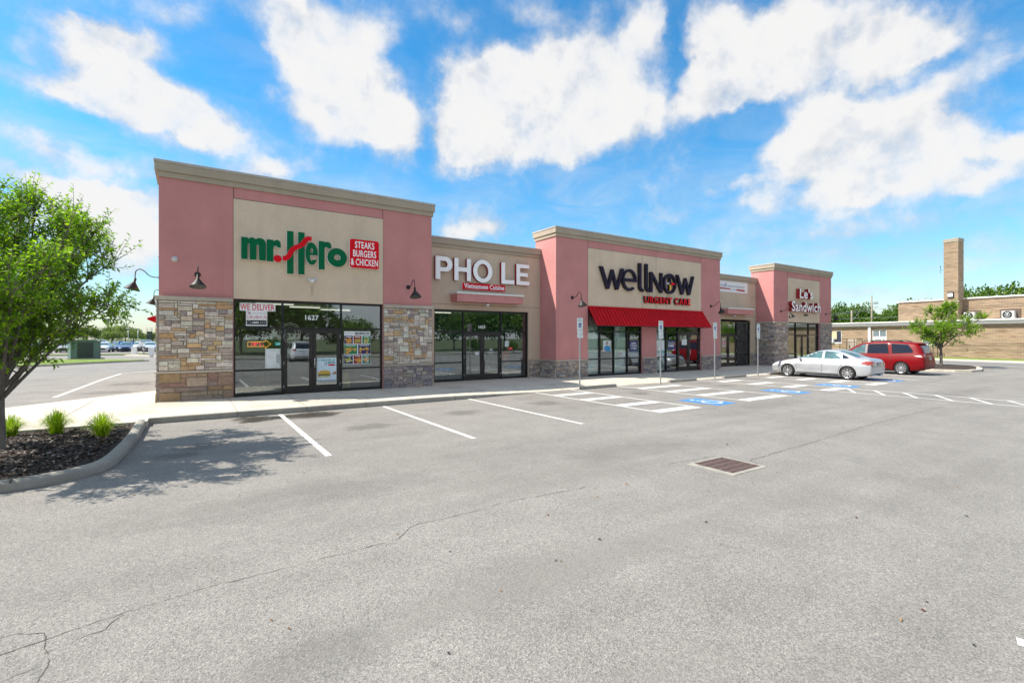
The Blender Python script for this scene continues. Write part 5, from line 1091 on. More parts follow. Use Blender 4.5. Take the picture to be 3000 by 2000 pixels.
def car_body(st, axles, ra, wy):
    """lofted body with real wheel arches cut out; returns a mesh and its BVH"""
    vs, fs = loft(st); me = bpy.data.meshes.new('body'); me.from_pydata(vs, [], fs); me.update()
    bm = bmesh.new(); bm.from_mesh(me); bmesh.ops.recalc_face_normals(bm, faces=bm.faces); bm.to_mesh(me); bm.free()
    o = bpy.data.objects.new('tmp', me); COL.objects.link(o); cut = []
    for x in axles:
        for s in (-1, 1):
            b = bmesh.new(); bmesh.ops.create_cone(b, cap_ends=True, segments=36, radius1=ra, radius2=ra, depth=.62, matrix=Matrix.Translation((x, s*(wy+.02), .33)) @ Matrix.Rotation(pi/2, 4, 'X'))
            bmesh.ops.recalc_face_normals(b, faces=b.faces); cm = bpy.data.meshes.new('c'); b.to_mesh(cm); b.free(); c = bpy.data.objects.new('c', cm); COL.objects.link(c); cut.append(c)
            md = o.modifiers.new('b', 'BOOLEAN'); md.operation = 'DIFFERENCE'; md.object = c; md.solver = 'EXACT'
    dg = bpy.context.evaluated_depsgraph_get(); dg.update(); out = bpy.data.meshes.new_from_object(o.evaluated_get(dg))
    for c in cut+[o]: bpy.data.objects.remove(c)
    out.polygons.foreach_set('use_smooth', [True]*len(out.polygons)); out.set_sharp_from_angle(angle=radians(40)); out.update()
    return out, BVHTree.FromPolygons([v.co for v in out.vertices], [tuple(p.vertices) for p in out.polygons])
def patch(bvh, outline, axis, off, name, mat, parent, step=.07, sgn=1):
    """a skin laid over the body: outline drawn in side (x,z), rear/front (y,z) or top (x,y) view"""
    P = []
    for i, a in enumerate(outline):
        b = outline[(i+1) % len(outline)]; a, b = Vector(a), Vector(b); k = max(1, int((b-a).length/step)); P += [a+(b-a)*(j/k) for j in range(k)]
    n = len(P); xs = [p.x for p in P]; ys = [p.y for p in P]
    def inside(x, y):
        c = False
        for i in range(n):
            a, b = P[i], P[i-1]
            if (a.y > y) != (b.y > y) and x < (b.x-a.x)*(y-a.y)/(b.y-a.y)+a.x: c = not c
        return c
    pts = list(P); x = min(xs)+step*.5
    while x < max(xs):
        y = min(ys)+step*.5
        while y < max(ys):
            if inside(x, y) and min((Vector((x, y))-p).length for p in P) > step*.4: pts.append(Vector((x, y)))
            y += step
        x += step
    v2, _, f2, _, _, _ = delaunay_2d_cdt(pts, [], [list(range(n))], 1, 1e-5)
    f2 = [f for f in f2 if inside(*(sum((v2[i] for i in f), Vector((0, 0)))/len(f)))]; vs = []
    for p in v2:
        if axis == 'side': o, d = Vector((p.x, 5*sgn, p.y)), Vector((0, -sgn, 0))
        elif axis == 'end': o, d = Vector((6*sgn, p.x, p.y)), Vector((-sgn, 0, 0))
        else: o, d = Vector((p.x, p.y, 5)), Vector((0, 0, -1))
        h = bvh.ray_cast(o, d)
        if h[0] is None: h = bvh.find_nearest(o+d*4.2)
        nn = h[1] if h[1].dot(d) < 0 else -h[1]; vs.append(h[0]+nn*off)
    mb = MB(); mb.add(vs, f2, 0, True); return mb.build(name, mat, parent, True)
def wheel(x, y, r, sgn, parent, spokes, rimr=.62):
    T = Matrix.Translation((x, y, r)) @ Matrix.Rotation(-pi/2*sgn, 4, 'X'); w = .105
    mb = MB(); mb.lathe([(r*rimr, -w), (r*.86, -w*1.02), (r*.97, -w*.85), (r, -w*.5), (r, w*.5), (r*.97, w*.85), (r*.86, w*1.02), (r*rimr, w*.95)], 40, 0, T); o = mb.build('wheel', 'tyre', parent, True)
    mb = MB(); R = r*rimr; mb.lathe([(R+.005, w*.96), (R*.93, w*.9), (R*.90, w*.72)], 40, 0, T); mb.lathe([(R*.91, w*.55), (R*.1, w*.5), (0, w*.5)], 30, 1, T)
    for k in range(spokes):
        a = 2*pi*k/spokes; u, v = Vector((cos(a), sin(a), 0)), Vector((-sin(a), cos(a), 0)); hw0, hw1 = R*.09, R*2.2/spokes*.62; pts = []
        for q, hw, z in ((R*.12, hw0, w*.98), (R*.93, hw1, w*.90)):
            pts += [u*q-v*hw+Vector((0, 0, z)), u*q+v*hw+Vector((0, 0, z)), u*q+v*hw+Vector((0, 0, w*.55)), u*q-v*hw+Vector((0, 0, w*.55))]
        mb.add([T @ p for p in pts], [(0, 1, 5, 4), (1, 2, 6, 5), (2, 3, 7, 6), (3, 0, 4, 7), (0, 3, 2, 1), (4, 5, 6, 7)], 0)
    mb.lathe([(R*.24, w*.6), (R*.24, w*1.0), (R*.16, w*1.06), (0, w*1.06)], 20, 0, T); mb.build('rim', ['alu', 'dark'], o, True)
def seam(bvh, pts, parent, w=.012, sgn=1, axis='side', name='panel_gap'): return patch(bvh, stroke(pts, w), axis, .0035, name, 'dark', parent, .05, sgn)
SEDAN = [(2.40, .32, .45, .48, .60, .58, .52, .64, .30), (2.33, .24, .66, .50, .74, .63, .64, .70, .40), (2.10, .19, .76, .56, .85, .73, .74, .79, .50), (1.60, .17, .80, .62, .89, .84, .78, .90, .58), (1.05, .17, .81, .64, .895, .91, .80, .985, .66), (.80, .17, .81, .65, .895, .93, .80, 1.08, .64), (.40, .17, .81, .65, .895, .95, .80, 1.27, .60), (.0, .17, .81, .65, .895, .96, .80, 1.40, .57), (-.45, .17, .81, .65, .895, .97, .80, 1.455, .56), (-.90, .17, .81, .65, .895, .98, .80, 1.43, .56), (-1.35, .17, .81, .66, .895, .99, .79, 1.30, .55), (-1.75, .18, .80, .68, .89, 1.0, .77, 1.13, .56), (-2.0, .20, .79, .70, .87, 1.0, .75, 1.07, .60), (-2.25, .24, .76, .72, .84, .95, .72, 1.03, .60), (-2.38, .30, .70, .74, .79, .88, .68, .94, .55), (-2.42, .36, .62, .72, .72, .82, .62, .86, .50)]
VAN = [(2.54, .34, .50, .52, .66, .66, .58, .74, .34), (2.46, .26, .70, .56, .84, .74, .72, .82, .46), (2.2, .20, .80, .62, .95, .86, .82, .95, .56), (1.75, .18, .86, .68, .985, .98, .86, 1.08, .64), (1.35, .18, .88, .70, .99, 1.03, .88, 1.25, .66), (.95, .18, .88, .70, .99, 1.05, .89, 1.48, .66), (.55, .18, .88, .70, .99, 1.06, .90, 1.64, .68), (.1, .18, .88, .70, .99, 1.06, .90, 1.72, .69), (-.5, .18, .88, .70, .99, 1.07, .90, 1.75, .69), (-1.1, .18, .88, .72, .99, 1.08, .90, 1.74, .68), (-1.7, .20, .87, .74, .985, 1.10, .89, 1.70, .66), (-2.1, .24, .86, .76, .97, 1.10, .87, 1.65, .64), (-2.3, .28, .84, .78, .95, 1.08, .85, 1.48, .62), (-2.42, .32, .82, .72, .92, 1.02, .82, 1.24, .62), (-2.50, .34, .80, .62, .88, .86, .80, 1.02, .62), (-2.54, .40, .74, .58, .80, .72, .74, .80, .60)]
def mirrored(pl): return [(-a, b) for a, b in pl]
def mirror_shell(x, y, z, parent, mat):
    b = bmesh.new(); bmesh.ops.create_uvsphere(b, u_segments=14, v_segments=8, radius=1, matrix=Matrix.Translation((x, y, z)) @ Matrix.Diagonal((.07, .10, .075, 1))); mb = MB(); mb.bm(b, 0, True); mb.build('wing_mirror', mat, parent, True)
def sedan(loc, rz, label):
    t = thing('parked_car', loc, label, 'car', None, rz); me, bv = car_body(SEDAN, (1.42, -1.42), .375, .80)
    me.materials.append(MT['silver']); me.name = 'body'; o = bpy.data.objects.new('body', me); COL.objects.link(o); o.parent = t
    for s in (1, -1):
        patch(bv, [(.86, 1.0), (.42, 1.205), (.05, 1.335), (-.24, 1.372), (-.24, .995)], 'side', .004, 'side_window', 'carglass', t, .07, s)
        patch(bv, [(-.32, .998), (-.32, 1.374), (-.75, 1.355), (-1.06, 1.28), (-1.12, 1.01)], 'side', .004, 'side_window', 'carglass', t, .07, s)
        patch(bv, [(-1.16, 1.012), (-1.10, 1.26), (-1.40, 1.11), (-1.47, 1.03)], 'side', .004, 'quarter_window', 'privacy', t, .07, s)
        d1 = patch(bv, [(.92, .96), (.99, .6), (.92, .30), (-.24, .28), (-.27, .97)], 'side', .002, 'door', 'silver', t, .09, s)
        d2 = patch(bv, [(-.30, .97), (-.27, .28), (-.98, .28), (-1.02, .50), (-1.16, .74), (-1.22, .98)], 'side', .002, 'door', 'silver', t, .09, s)
        seam(bv, [(.92, .97), (1.0, .6), (.93, .29), (-.24, .265), (-.98, .27), (-1.03, .5), (-1.18, .74), (-1.24, .99)], t, .014, s); seam(bv, [(-.285, .98), (-.255, .28)], t, .014, s)
        for x, d in ((-.08, d1), (-1.0, d2)): patch(bv, rrect(x-.10, x+.10, .815, .845, .012), 'side', .022, 'handle', 'silver', d, .03, s)
        patch(bv, [(.98, .475), (-.95, .475), (-.95, .505), (.98, .505)], 'side', .010, 'side_moulding', 'silver', t, .09, s)
        patch(bv, [(1.02, .20), (-1.02, .20), (-1.02, .245), (1.02, .245)], 'side', .004, 'sill', 'dark', t, .12, s)
        patch(bv, [(-1.98, .80), (-2.02, .90), (-2.16, .94), (-2.34, .90), (-2.385, .78), (-2.30, .74)], 'side', .005, 'taillight', 'tail', t, .04, s)
        pl = [(.46, .93), (.78, .92), (.78, .70), (.62, .71), (.50, .78)]; tl = patch(bv, pl if s > 0 else mirrored(pl), 'end', .005, 'taillight', 'tail', t, .04, -1)
        pl = [(.52, .82), (.70, .82), (.70, .74), (.58, .75)]; patch(bv, pl if s > 0 else mirrored(pl), 'end', .009, 'reverse_lens', 'tailw', tl, .04, -1)
        patch(bv, [(2.30, .58), (2.10, .66), (1.86, .76), (1.92, .68), (2.14, .58), (2.28, .54)], 'side', .005, 'headlight', 'headl', t, .04, s)
        mirror_shell(.80, s*.90, .99, t, 'silver')
        wheel(1.42, s*.79, .322, s, t, 8, .70); wheel(-1.42, s*.79, .322, s, t, 8, .70)
    patch(bv, [(.98, -.70), (.55, -.70), (.06, -.55), (.06, .55), (.55, .70), (.98, .70)], 'top', .004, 'windscreen', 'carglass', t, .1)
    patch(bv, [(-.98, -.52), (-1.74, -.60), (-1.74, .60), (-.98, .52)], 'top', .004, 'rear_window', 'carglass', t, .1)
    seam(bv, [(-1.80, -.66), (-1.80, .66)], t, .02, 1, 'top', 'boot_gap'); seam(bv, [(-.75, .70), (-.72, .66), (.72, .66), (.75, .70)], t, .012, -1, 'end', 'boot_gap')
    patch(bv, rrect(-.165, .165, .72, .87, .02), 'end', .012, 'number_plate', C('plate_dark', (.05, .06, .08)), t, .06, -1); patch(bv, rrect(-.13, .13, .745, .845, .01), 'end', .016, 'plate_face', C('plate_pale', (.42, .45, .50)), t, .06, -1)
    patch(bv, [(-.34, .90), (.34, .90), (.34, .925), (-.34, .925)], 'end', .012, 'trim_strip', 'chrome', t, .06, -1)
    patch(bv, [(-.6, .24), (.6, .24), (.62, .34), (-.62, .34)], 'end', .006, 'rear_valance', 'dark', t, .08, -1)
    for y in (-.45, .45): mb = MB(); mb.tube([(-2.2, y, .25), (-2.43, y, .25)], .04, 10); mb.build('exhaust', 'chrome', t, True)
    mb = MB(); mb.box(-2.0, 2.0, -.66, .66, .2, .24); mb.build('underbody', 'dark', t, True)
    return t
def van(loc, rz, label, paint='redcar'):
    t = thing('parked_van', loc, label, 'minivan', None, rz); me, bv = car_body(VAN, (1.53, -1.5), .395, .86)
    me.materials.append(MT[paint]); me.name = 'body'; o = bpy.data.objects.new('body', me); COL.objects.link(o); o.parent = t
    for s in (1, -1):
        patch(bv, [(1.22, 1.10), (.86, 1.36), (.50, 1.555), (.34, 1.60), (.30, 1.09)], 'side', .004, 'side_window', 'carglass', t, .08, s)
        patch(bv, [(.20, 1.09), (.18, 1.60), (-.78, 1.63), (-.90, 1.10)], 'side', .004, 'side_window', 'privacy', t, .08, s)
        patch(bv, [(-1.05, 1.10), (-.96, 1.63), (-1.75, 1.585), (-1.98, 1.30), (-2.02, 1.16)], 'side', .004, 'side_window', 'privacy', t, .08, s)
        for a, b in ((.31, .20), (-.80, -1.02)): patch(bv, [(a, 1.10), (a+.01, 1.60), (b-.01+.02, 1.60), (b, 1.10)], 'side', .003, 'pillar', C('pillar_grey', (.30, .28, .29), rough=.2) if a > 0 else paint, t, .08, s)
        d1 = patch(bv, [(1.25, 1.04), (1.08, .32), (.28, .30), (.25, 1.05)], 'side', .002, 'door', paint, t, .1, s); d2 = patch(bv, [(.22, 1.05), (.25, .30), (-.95, .30), (-.99, .7), (-.92, 1.06)], 'side', .002, 'sliding_door', paint, t, .1, s)
        seam(bv, [(1.26, 1.06), (1.10, .31), (.26, .285), (-.96, .29), (-1.0, .7), (-.93, 1.08)], t, .014, s); seam(bv, [(.235, 1.06), (.265, .3)], t, .014, s)
        seam(bv, [(-.95, 1.02), (-2.1, 1.05)], t, .012, s, 'side', 'slide_rail')
        for x, d in ((.40, d1), (.06, d2)): patch(bv, rrect(x-.10, x+.10, .87, .905, .012), 'side', .024, 'handle', paint, d, .03, s)
        patch(bv, [(1.05, .20), (-1.05, .20), (-1.05, .26), (1.05, .26)], 'side', .004, 'sill', 'dark', t, .12, s)
        patch(bv, [(-2.06, 1.01), (-2.36, 1.04), (-2.44, .93), (-2.2, .96)], 'side', .006, 'taillight', 'tailw', t, .05, s)
        pl = [(.56, 1.10), (.80, 1.10), (.84, .92), (.60, .94)]; patch(bv, pl if s > 0 else mirrored(pl), 'end', .006, 'taillight', 'tail', t, .05, -1)
        mirror_shell(1.12, s*1.02, 1.13, t, paint); wheel(1.53, s*.88, .345, s, t, 10, .70); wheel(-1.5, s*.88, .345, s, t, 10, .70)
        mb = MB(); mb.tube([(.55, s*.62, 1.70), (.35, s*.63, 1.78), (-1.2, s*.63, 1.80), (-1.5, s*.62, 1.74)], .022, 8); mb.build('roof_rail', 'dark', t, True)
    patch(bv, [(1.42, -.74), (.62, -.62), (.62, .62), (1.42, .74)], 'top', .004, 'windscreen', 'carglass', t, .1)
    patch(bv, [(-.60, 1.14), (-.56, 1.52), (.56, 1.52), (.60, 1.14)], 'end', .005, 'rear_window', 'privacy', t, .08, -1)
    mb = MB(); mb.box(-2.33, -1.98, -.62, .62, 1.62, 1.66, 0, .012); mb.build('spoiler', paint, t, True)
    patch(bv, rrect(-.18, .18, .80, .92, .02), 'end', .012, 'number_plate', C('plate_pale', (.42, .45, .50)), t, .06, -1); patch(bv, [(-.42, .96), (.42, .96), (.42, 1.0), (-.42, 1.0)], 'end', .012, 'trim_strip', 'chrome', t, .06, -1)
    patch(bv, [(-.7, .40), (.7, .40), (.7, .46), (-.7, .46)], 'end', .006, 'bumper_insert', 'dark', t, .08, -1)
    mb = MB(); mb.box(-2.1, 2.1, -.7, .7, .2, .26); mb.build('underbody', 'dark', t, True)
    return t
sedan((27.62, 12.2, 0), pi/2, 'silver four-door car parked nose-in by the last sign post')
rv_ = van((33.95, 12.1, 0), pi/2, 'red minivan parked behind the silver car'); rv_.scale = (.975, 1, 1.06)
# the white van parked behind the photographer, seen mirrored in the shop doors
MT['whitecar'] = mat_paint('white_car_paint', (.72, .73, .74), .1, .3)
van((8.1, -11.3, 0), -pi/2, 'white minivan parked across the lot, seen only as a reflection in the shop doors', 'whitecar')
# small cars in the lot far behind on the left: one mesh each, too small to show parts
def far_car_mesh(st, h):
    vs, fs = loft(st, 3); mb = MB(); mb.add(vs, fs, 0, True)
    me, bv = car_body(st, (1.45, -1.45), .37, .82); bpy.data.meshes.remove(me)
    def pp(outline, axis, m, s=1):
        o = patch(bv, outline, axis, .012, 'p', 'dark', None, .12, s); mb.add([v.co.copy() for v in o.data.vertices], [tuple(p.vertices) for p in o.data.polygons], m, True); bpy.data.objects.remove(o)
    for s in (1, -1):
        pp([(.86, 1.0), (.42, h*.83), (.05, h*.92), (-1.0, h*.9), (-1.3, 1.04)], 'side', 1, s)
        pl = [(.42, .60), (.72, .68), (.72, .54), (.5, .5)]; pp(pl if s > 0 else mirrored(pl), 'end', 3, 1)
        for x in (1.45, -1.45):
            T = Matrix.Translation((x, s*.80, .32)) @ Matrix.Rotation(-pi/2*s, 4, 'X'); mb.lathe([(.32, -.1), (.32, .11), (.21, .115)], 18, 2, T); mb.lathe([(.21, .11), (0, .10)], 18, 3, T)
    pp([(1.0, -.66), (.3, -.56), (.3, .56), (1.0, .66)], 'top', 1); pp([(-.45, .40), (.45, .40), (.5, .52), (-.5, .52)], 'end', 2, 1)
    pp([(-1.1, -.5), (-1.7, -.56), (-1.7, .56), (-1.1, .5)], 'top', 1)
    return mb
fm = {'car': far_car_mesh(SEDAN, 1.45), 'suv': far_car_mesh(VAN, 1.72)}; proto = {}
fars = [(-27.5, 92, 'car', 'white', (.70, .71, .72)), (-24.6, 92, 'suv', 'black', (.02, .02, .025)), (-21.5, 92, 'car', 'silver', (.45, .47, .5)), (-18.0, 92.4, 'car', 'dark green', (.03, .06, .05)), (-14.6, 92, 'car', 'grey', (.30, .29, .29)), (-12.2, 92.6, 'suv', 'black', (.02, .02, .025)), (-10.5, 92.2, 'car', 'white', (.68, .70, .76)), (-8.9, 97.5, 'car', 'blue', (.06, .10, .22)), (-8.0, 92.5, 'car', 'dark blue', (.05, .08, .16)), (-5.9, 96.5, 'suv', 'grey', (.25, .27, .3)), (-5.1, 92.3, 'car', 'pale silver', (.55, .58, .62)), (-2.6, 91, 'suv', 'navy', (.02, .025, .05)), (-12.0, 101, 'suv', 'maroon', (.18, .03, .04)), (-7.0, 102, 'car', 'white', (.7, .7, .72))]
for k, (x, y, kd, cn, col) in enumerate(fars):
    if kd not in proto:
        proto[kd] = fm[kd].build('distant_car', [C('car_grey', (.3, .3, .3), rough=.3), 'carglass', 'tyre', 'headl']); o = proto[kd]
    else: o = proto[kd].copy(); COL.objects.link(o)
    o.location = (x, y, 0); o.rotation_euler.z = -pi/2+rnd.uniform(-.06, .06)
    o.material_slots[0].link = 'OBJECT'; o.material_slots[0].material = C('car_'+cn.replace(' ', '_'), col, rough=.25, Coat_Weight=1.0)
    pos = ['far left, behind the tree leaves', 'seen through the tree leaves', 'seen through the low tree leaves', 'left of the grey one by the green box', 'just left of the green utility box', 'just right of the green utility box', 'second right of the green utility box', 'in the row behind, under the first blue sign', 'under the second blue sign', 'in the row behind the white pillars', 'right of the left white pillar', 'just left of the stone corner', 'in the back row under the trees, left', 'in the back row under the trees, right'][k]
    tag(o, f'small distant {cn} {"car" if kd == "car" else "utility vehicle"} {pos}', 'car', 'cars in the far parking lot')
    rename(o, 'distant_car')

# ------------------------------------------------------------------ trees
def leaf_quad(mb, p, d, n, l, w, c):
    s = d.cross(n).normalized()*w*.5; m = p+d*l*.45
    mb.v += [tuple(p), tuple(m+s), tuple(p+d*l-n*l*.12), tuple(m-s)]; k = len(mb.v)-4
    mb.f.append((k, k+1, k+2, k+3)); mb.m.append(0); mb.s.append(False); mb.c.append(c)
def rv(r):
    while True:
        v = Vector((r.uniform(-1, 1), r.uniform(-1, 1), r.uniform(-1, 1)))
        if .05 < v.length < 1: return v.normalized()
def young_tree(base, tr, fork, cc, cr, nl, ns, ntw, nlf, ls, seed, label, lean=(0, 0)):
    """a street tree: trunk, spreading limbs, side shoots, twigs with single leaves"""
    r = random.Random(seed); t = thing('street_tree', base, label, 'tree'); B = Vector(base); CC = B+Vector(cc); CR = Vector(cr)
    wood, lv = MB(), MB(); F = B+Vector((lean[0], lean[1], fork))
    wood.tube(spline([B+Vector((0, 0, -.05)), B+Vector((.01, 0, fork*.4)), F, F+Vector((.03, .02, .9)), F+Vector((.0, .0, cr[2]*1.2))], 4), [tr*1.25, tr*1.08, tr, tr, tr*.98, tr*.97, tr*.96, tr*.95, tr*.92, tr*.8, tr*.7, tr*.6, tr*.5, tr*.42, tr*.35, tr*.25, tr*.15], 10)
    def norm(v): q = v-CC; return Vector((q.x/CR.x, q.y/CR.y, q.z/CR.z)).length
    def shoot(p, d, ln, sparse=1.0):
        k = max(3, int(nlf*ln/.4*sparse)); pts = [p]; q = p.copy(); dd = d.copy(); tone = r.gauss(.5, .17)
        for i in range(4): dd = (dd+Vector((0, 0, .10))+rv(r)*.14).normalized(); q = q+dd*ln/4; pts.append(q.copy())
        wood.tube(pts, [.006, .005, .004, .003, .002], 3, 0, False)
        for i in range(k):
            u = (i+r.random())/k*3.99; a = int(u); pp = pts[a].lerp(pts[a+1], u-a); ax = (pts[a+1]-pts[a]).normalized()
            side = ax.cross(rv(r)).normalized(); ld = (side*.8+ax*.5+Vector((0, 0, -.12))+rv(r)*.25).normalized(); n = (Vector((0, 0, 1))+rv(r)*.7).normalized()
            leaf_quad(lv, pp, ld, n, ls*r.uniform(.7, 1.25), ls*r.uniform(.38, .55), min(1, max(0, tone+r.gauss(0, .14))))
    for i in range(nl):
        az = 2*pi*(i*.618+.1*r.random()); el = radians(r.choice((-34, -18, -4, 8, 24, 40, 58, 74)) if nl > 8 else -5+78*i/nl); el = max(el, radians(-6)) if nl > 20 and cos(az)*.834-sin(az)*.552 > .1 else el; e = CC+Vector((CR.x*cos(az)*cos(el), CR.y*sin(az)*cos(el), CR.z*sin(el)))*r.uniform(.86, 1.05)
        s0 = F+Vector((0, 0, r.uniform(-.1, 1)*cr[2]*.45)); m1 = s0.lerp(e, .35)+Vector((0, 0, .05*cr[2]+.12*r.random())); m2 = s0.lerp(e, .7)+Vector((0, 0, .12*cr[2]))+rv(r)*.1
        path = spline([s0, m1, m2, e], 6); n = len(path); wood.tube(path, [tr*.42*(1-k/n)**.9+.005 for k in range(n)], 7)
        P = [Vector(p) for p in path]
        for j in range(ns):
            u = .22+.78*(j+r.random())/ns; k = min(n-2, int(u*(n-1))); p = P[k]; ax = (P[k+1]-P[k]).normalized()
            d = (ax*.5+rv(r)+Vector((0, 0, .40))).normalized(); ln = r.uniform(.22, .44)*CR.x*(1.25-u*.5); q = [p]; c = p.copy(); dd = d
            for a in range(4):
                dd = (dd+Vector((0, 0, .10))+rv(r)*.2).normalized(); c = c+dd*ln/4
                if norm(c) > 1.06: break
                q.append(c.copy())
            if len(q) < 2: continue
            wood.tube(q, [.014, .011, .009, .007, .005][:len(q)], 5, 0, False)
            for b in range(ntw):
                w = r.uniform(.15, 1)*(len(q)-1); a = min(len(q)-2, int(w)); p = q[a].lerp(q[a+1], w-a); up = .55 if p.z > CC.z else .15
                shoot(p, (rv(r)+(q[a+1]-q[a]).normalized()*.7+Vector((0, 0, up))).normalized(), r.uniform(.18, .42)*(CR.x/2.2)**.4)
        shoot(P[-1], (P[-1]-P[-4]).normalized(), .5)
        for b in range(5): shoot(P[-2-b], ((P[-1]-P[-4]).normalized()*.7+Vector((0, 0, 1.1))+rv(r)*.5).normalized(), r.uniform(.35, .7)*(1.15 if P[-1].z > CC.z else .8), .6)
    wood.build('trunk', 'bark', t); lv.build('crown', 'leafa', t, attr='leaf'); print('LEAVES', len(lv.f)); return t
young_tree((-2.66, 11.55, .16), .06, .78, (-.08, .2, 2.68), (1.74, 2.6, 1.74), 30, 15, 10, 16, .078, 8, 'leafy young tree in the mulch bed at the left edge, casting shade on the asphalt')
young_tree((43.44, 11.73, .1), .085, .95, (.3, -.2, 2.6), (2.1, 2.1, 1.6), 14, 11, 7, 13, .13, 11, 'small vase-shaped tree on the kerbed island right of the red minivan')
# trees far off: clumps of leaves round a forked trunk
def crown_mesh(seed, dense=1.0):
    r = random.Random(seed); mb = MB(); tb = MB(); lobes = []
    for i in range(16):
        a, e = 2*pi*i*.618, r.uniform(-.35, 1.1); rr = r.uniform(.45, .72); lobes.append((Vector((cos(a)*cos(e)*rr, sin(a)*cos(e)*rr, sin(e)*.75*rr+.02)), r.uniform(.26, .44)))
    for c, rad in lobes:
        tone = r.uniform(.25, .75)
        for k in range(int(190*dense)):
            n = rv(r); p = c+n*rad*r.uniform(.55, 1.06)+Vector((0, 0, .0)); d = (rv(r)+n*.4).normalized(); q = d.cross(rv(r)).normalized()
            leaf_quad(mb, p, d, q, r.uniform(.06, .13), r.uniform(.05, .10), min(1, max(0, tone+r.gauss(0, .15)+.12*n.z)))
    tb.tube([(0, 0, -1.05), (.01, 0, -.6), (0, .01, -.2), (0, 0, .3)], [.055, .045, .04, .02], 8)
    for c, rad in lobes[::2]: tb.tube([(0, 0, -.45+.2*r.random()), tuple(c*.5+Vector((0, 0, -.1))), tuple(c)], [.025, .018, .008], 5)
    return mb, tb
protos = []
def forest_tree(x, y, h, w, label, group, variant):
    while len(protos) <= variant:
        k = len(protos); cb, tb = crown_mesh(40+k); e = bpy.data.objects.new('distant_tree', None); COL.objects.link(e); ORG[e.name] = Vector((0, 0, 0))
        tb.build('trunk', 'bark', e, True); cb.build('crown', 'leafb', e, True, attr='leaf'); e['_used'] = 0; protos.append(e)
    src = protos[variant]
    if not src['_used']: src['_used'] = 1; o = src
    else: o = copytree(src)
    cz = h*.56; o.location = (x, y, h*.5); o.scale = (w, w, h*.55); o.rotation_euler.z = rnd.uniform(0, 6.28)
    tag(o, label, 'tree', group); rename(o, 'distant_tree'); return o
GR = 'trees behind the brick building'
for k, (x, y, h, w, lab) in enumerate((
    (116.2, 49.1, 10.4, 3.4, 'green tree just right of the last pink tower, above the low white roof edge'), (127, 50.3, 10.2, 4.0, 'green tree left of the two poles, over the low roof'), (126.6, 48.2, 10.7, 3.8, 'bright tree behind the wires, left of the taller utility pole'),
    (127.5, 45.1, 8.8, 4.2, 'dark low tree just right of the taller utility pole'), (125.6, 41.6, 10.0, 3.6, 'tree touching the left corner of the upper brick wall'), (138.8, 43.0, 11.8, 4.4, 'treetop just showing above the left end of the upper brick roof'), (144.9, 40.8, 11.9, 4.4, 'treetop just left of the chimney, showing above the upper roof'),
    (134.3, 31.1, 14.0, 4.6, 'tree just right of the chimney above the upper roof'), (135.4, 28, 13.4, 5.2, 'broad dark tree above the upper roof, midway from chimney to frame edge'), (137.7, 24, 14.4, 5.2, 'tallest tree above the upper roof at the right edge'),
    (122, 53.5, 8.0, 4.4, 'low leafy tree between the pink tower and the short pole'), (132, 46.5, 8.2, 4.6, 'low leafy tree behind the foot of the taller pole'), (121, 44.6, 7.2, 4.0, 'low shrubby tree against the left end of the upper brick wall'))):
    forest_tree(x, y, h, w, lab, GR, k % 4)
GL = 'trees across the far parking lot'
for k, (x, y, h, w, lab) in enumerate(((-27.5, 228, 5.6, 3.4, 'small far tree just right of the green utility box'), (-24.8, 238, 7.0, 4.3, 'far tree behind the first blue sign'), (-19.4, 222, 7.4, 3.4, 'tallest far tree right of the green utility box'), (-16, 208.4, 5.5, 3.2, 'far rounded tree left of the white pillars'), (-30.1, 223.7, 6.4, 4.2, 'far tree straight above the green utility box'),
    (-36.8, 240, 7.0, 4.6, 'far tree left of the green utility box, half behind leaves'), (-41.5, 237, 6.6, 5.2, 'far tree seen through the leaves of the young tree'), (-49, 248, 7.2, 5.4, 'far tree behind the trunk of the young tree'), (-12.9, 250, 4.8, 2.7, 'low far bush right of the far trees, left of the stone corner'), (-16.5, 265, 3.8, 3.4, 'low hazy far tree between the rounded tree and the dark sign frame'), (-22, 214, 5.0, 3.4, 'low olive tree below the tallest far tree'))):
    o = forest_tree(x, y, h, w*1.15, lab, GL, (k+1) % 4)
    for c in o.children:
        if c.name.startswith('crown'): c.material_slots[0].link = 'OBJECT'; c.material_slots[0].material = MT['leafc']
# the wooded strip across the road behind the photographer (it shows in the shop windows)
mbs = MB(); tbs = MB()
CB_, TB_ = crown_mesh(40, .8)
for k in range(62):
    x = -30+k*2.5+rnd.uniform(-1.2, 1.2); y = -31-6*(k % 2)+rnd.uniform(-2, 2); h = rnd.uniform(7.5, 12)
    if 17 < x < 30: h *= .5
    if k % 3 == 0: h = rnd.uniform(1.8, 2.8); y = -16.6+rnd.uniform(-.3, .3)
    w = h*rnd.uniform(.36, .5); a = rnd.uniform(0, 6.28); T = Matrix.Translation((x, y, h*.46)) @ Matrix.Rotation(a, 4, 'Z') @ Matrix.Diagonal((w, w, h*.58, 1))
    for A, B in ((mbs, CB_), (tbs, TB_)):
        n = len(A.v); A.v += [tuple(T @ Vector(v)) for v in B.v]; A.f += [tuple(i+n for i in f) for f in B.f]; A.m += B.m; A.s += B.s; A.c += B.c
o = mbs.build('treeline', 'leafb', attr='leaf'); tag(o, 'wooded strip across the road, seen mirrored in the shop windows', None, None, 'stuff'); tbs.build('trunks', 'bark', o)
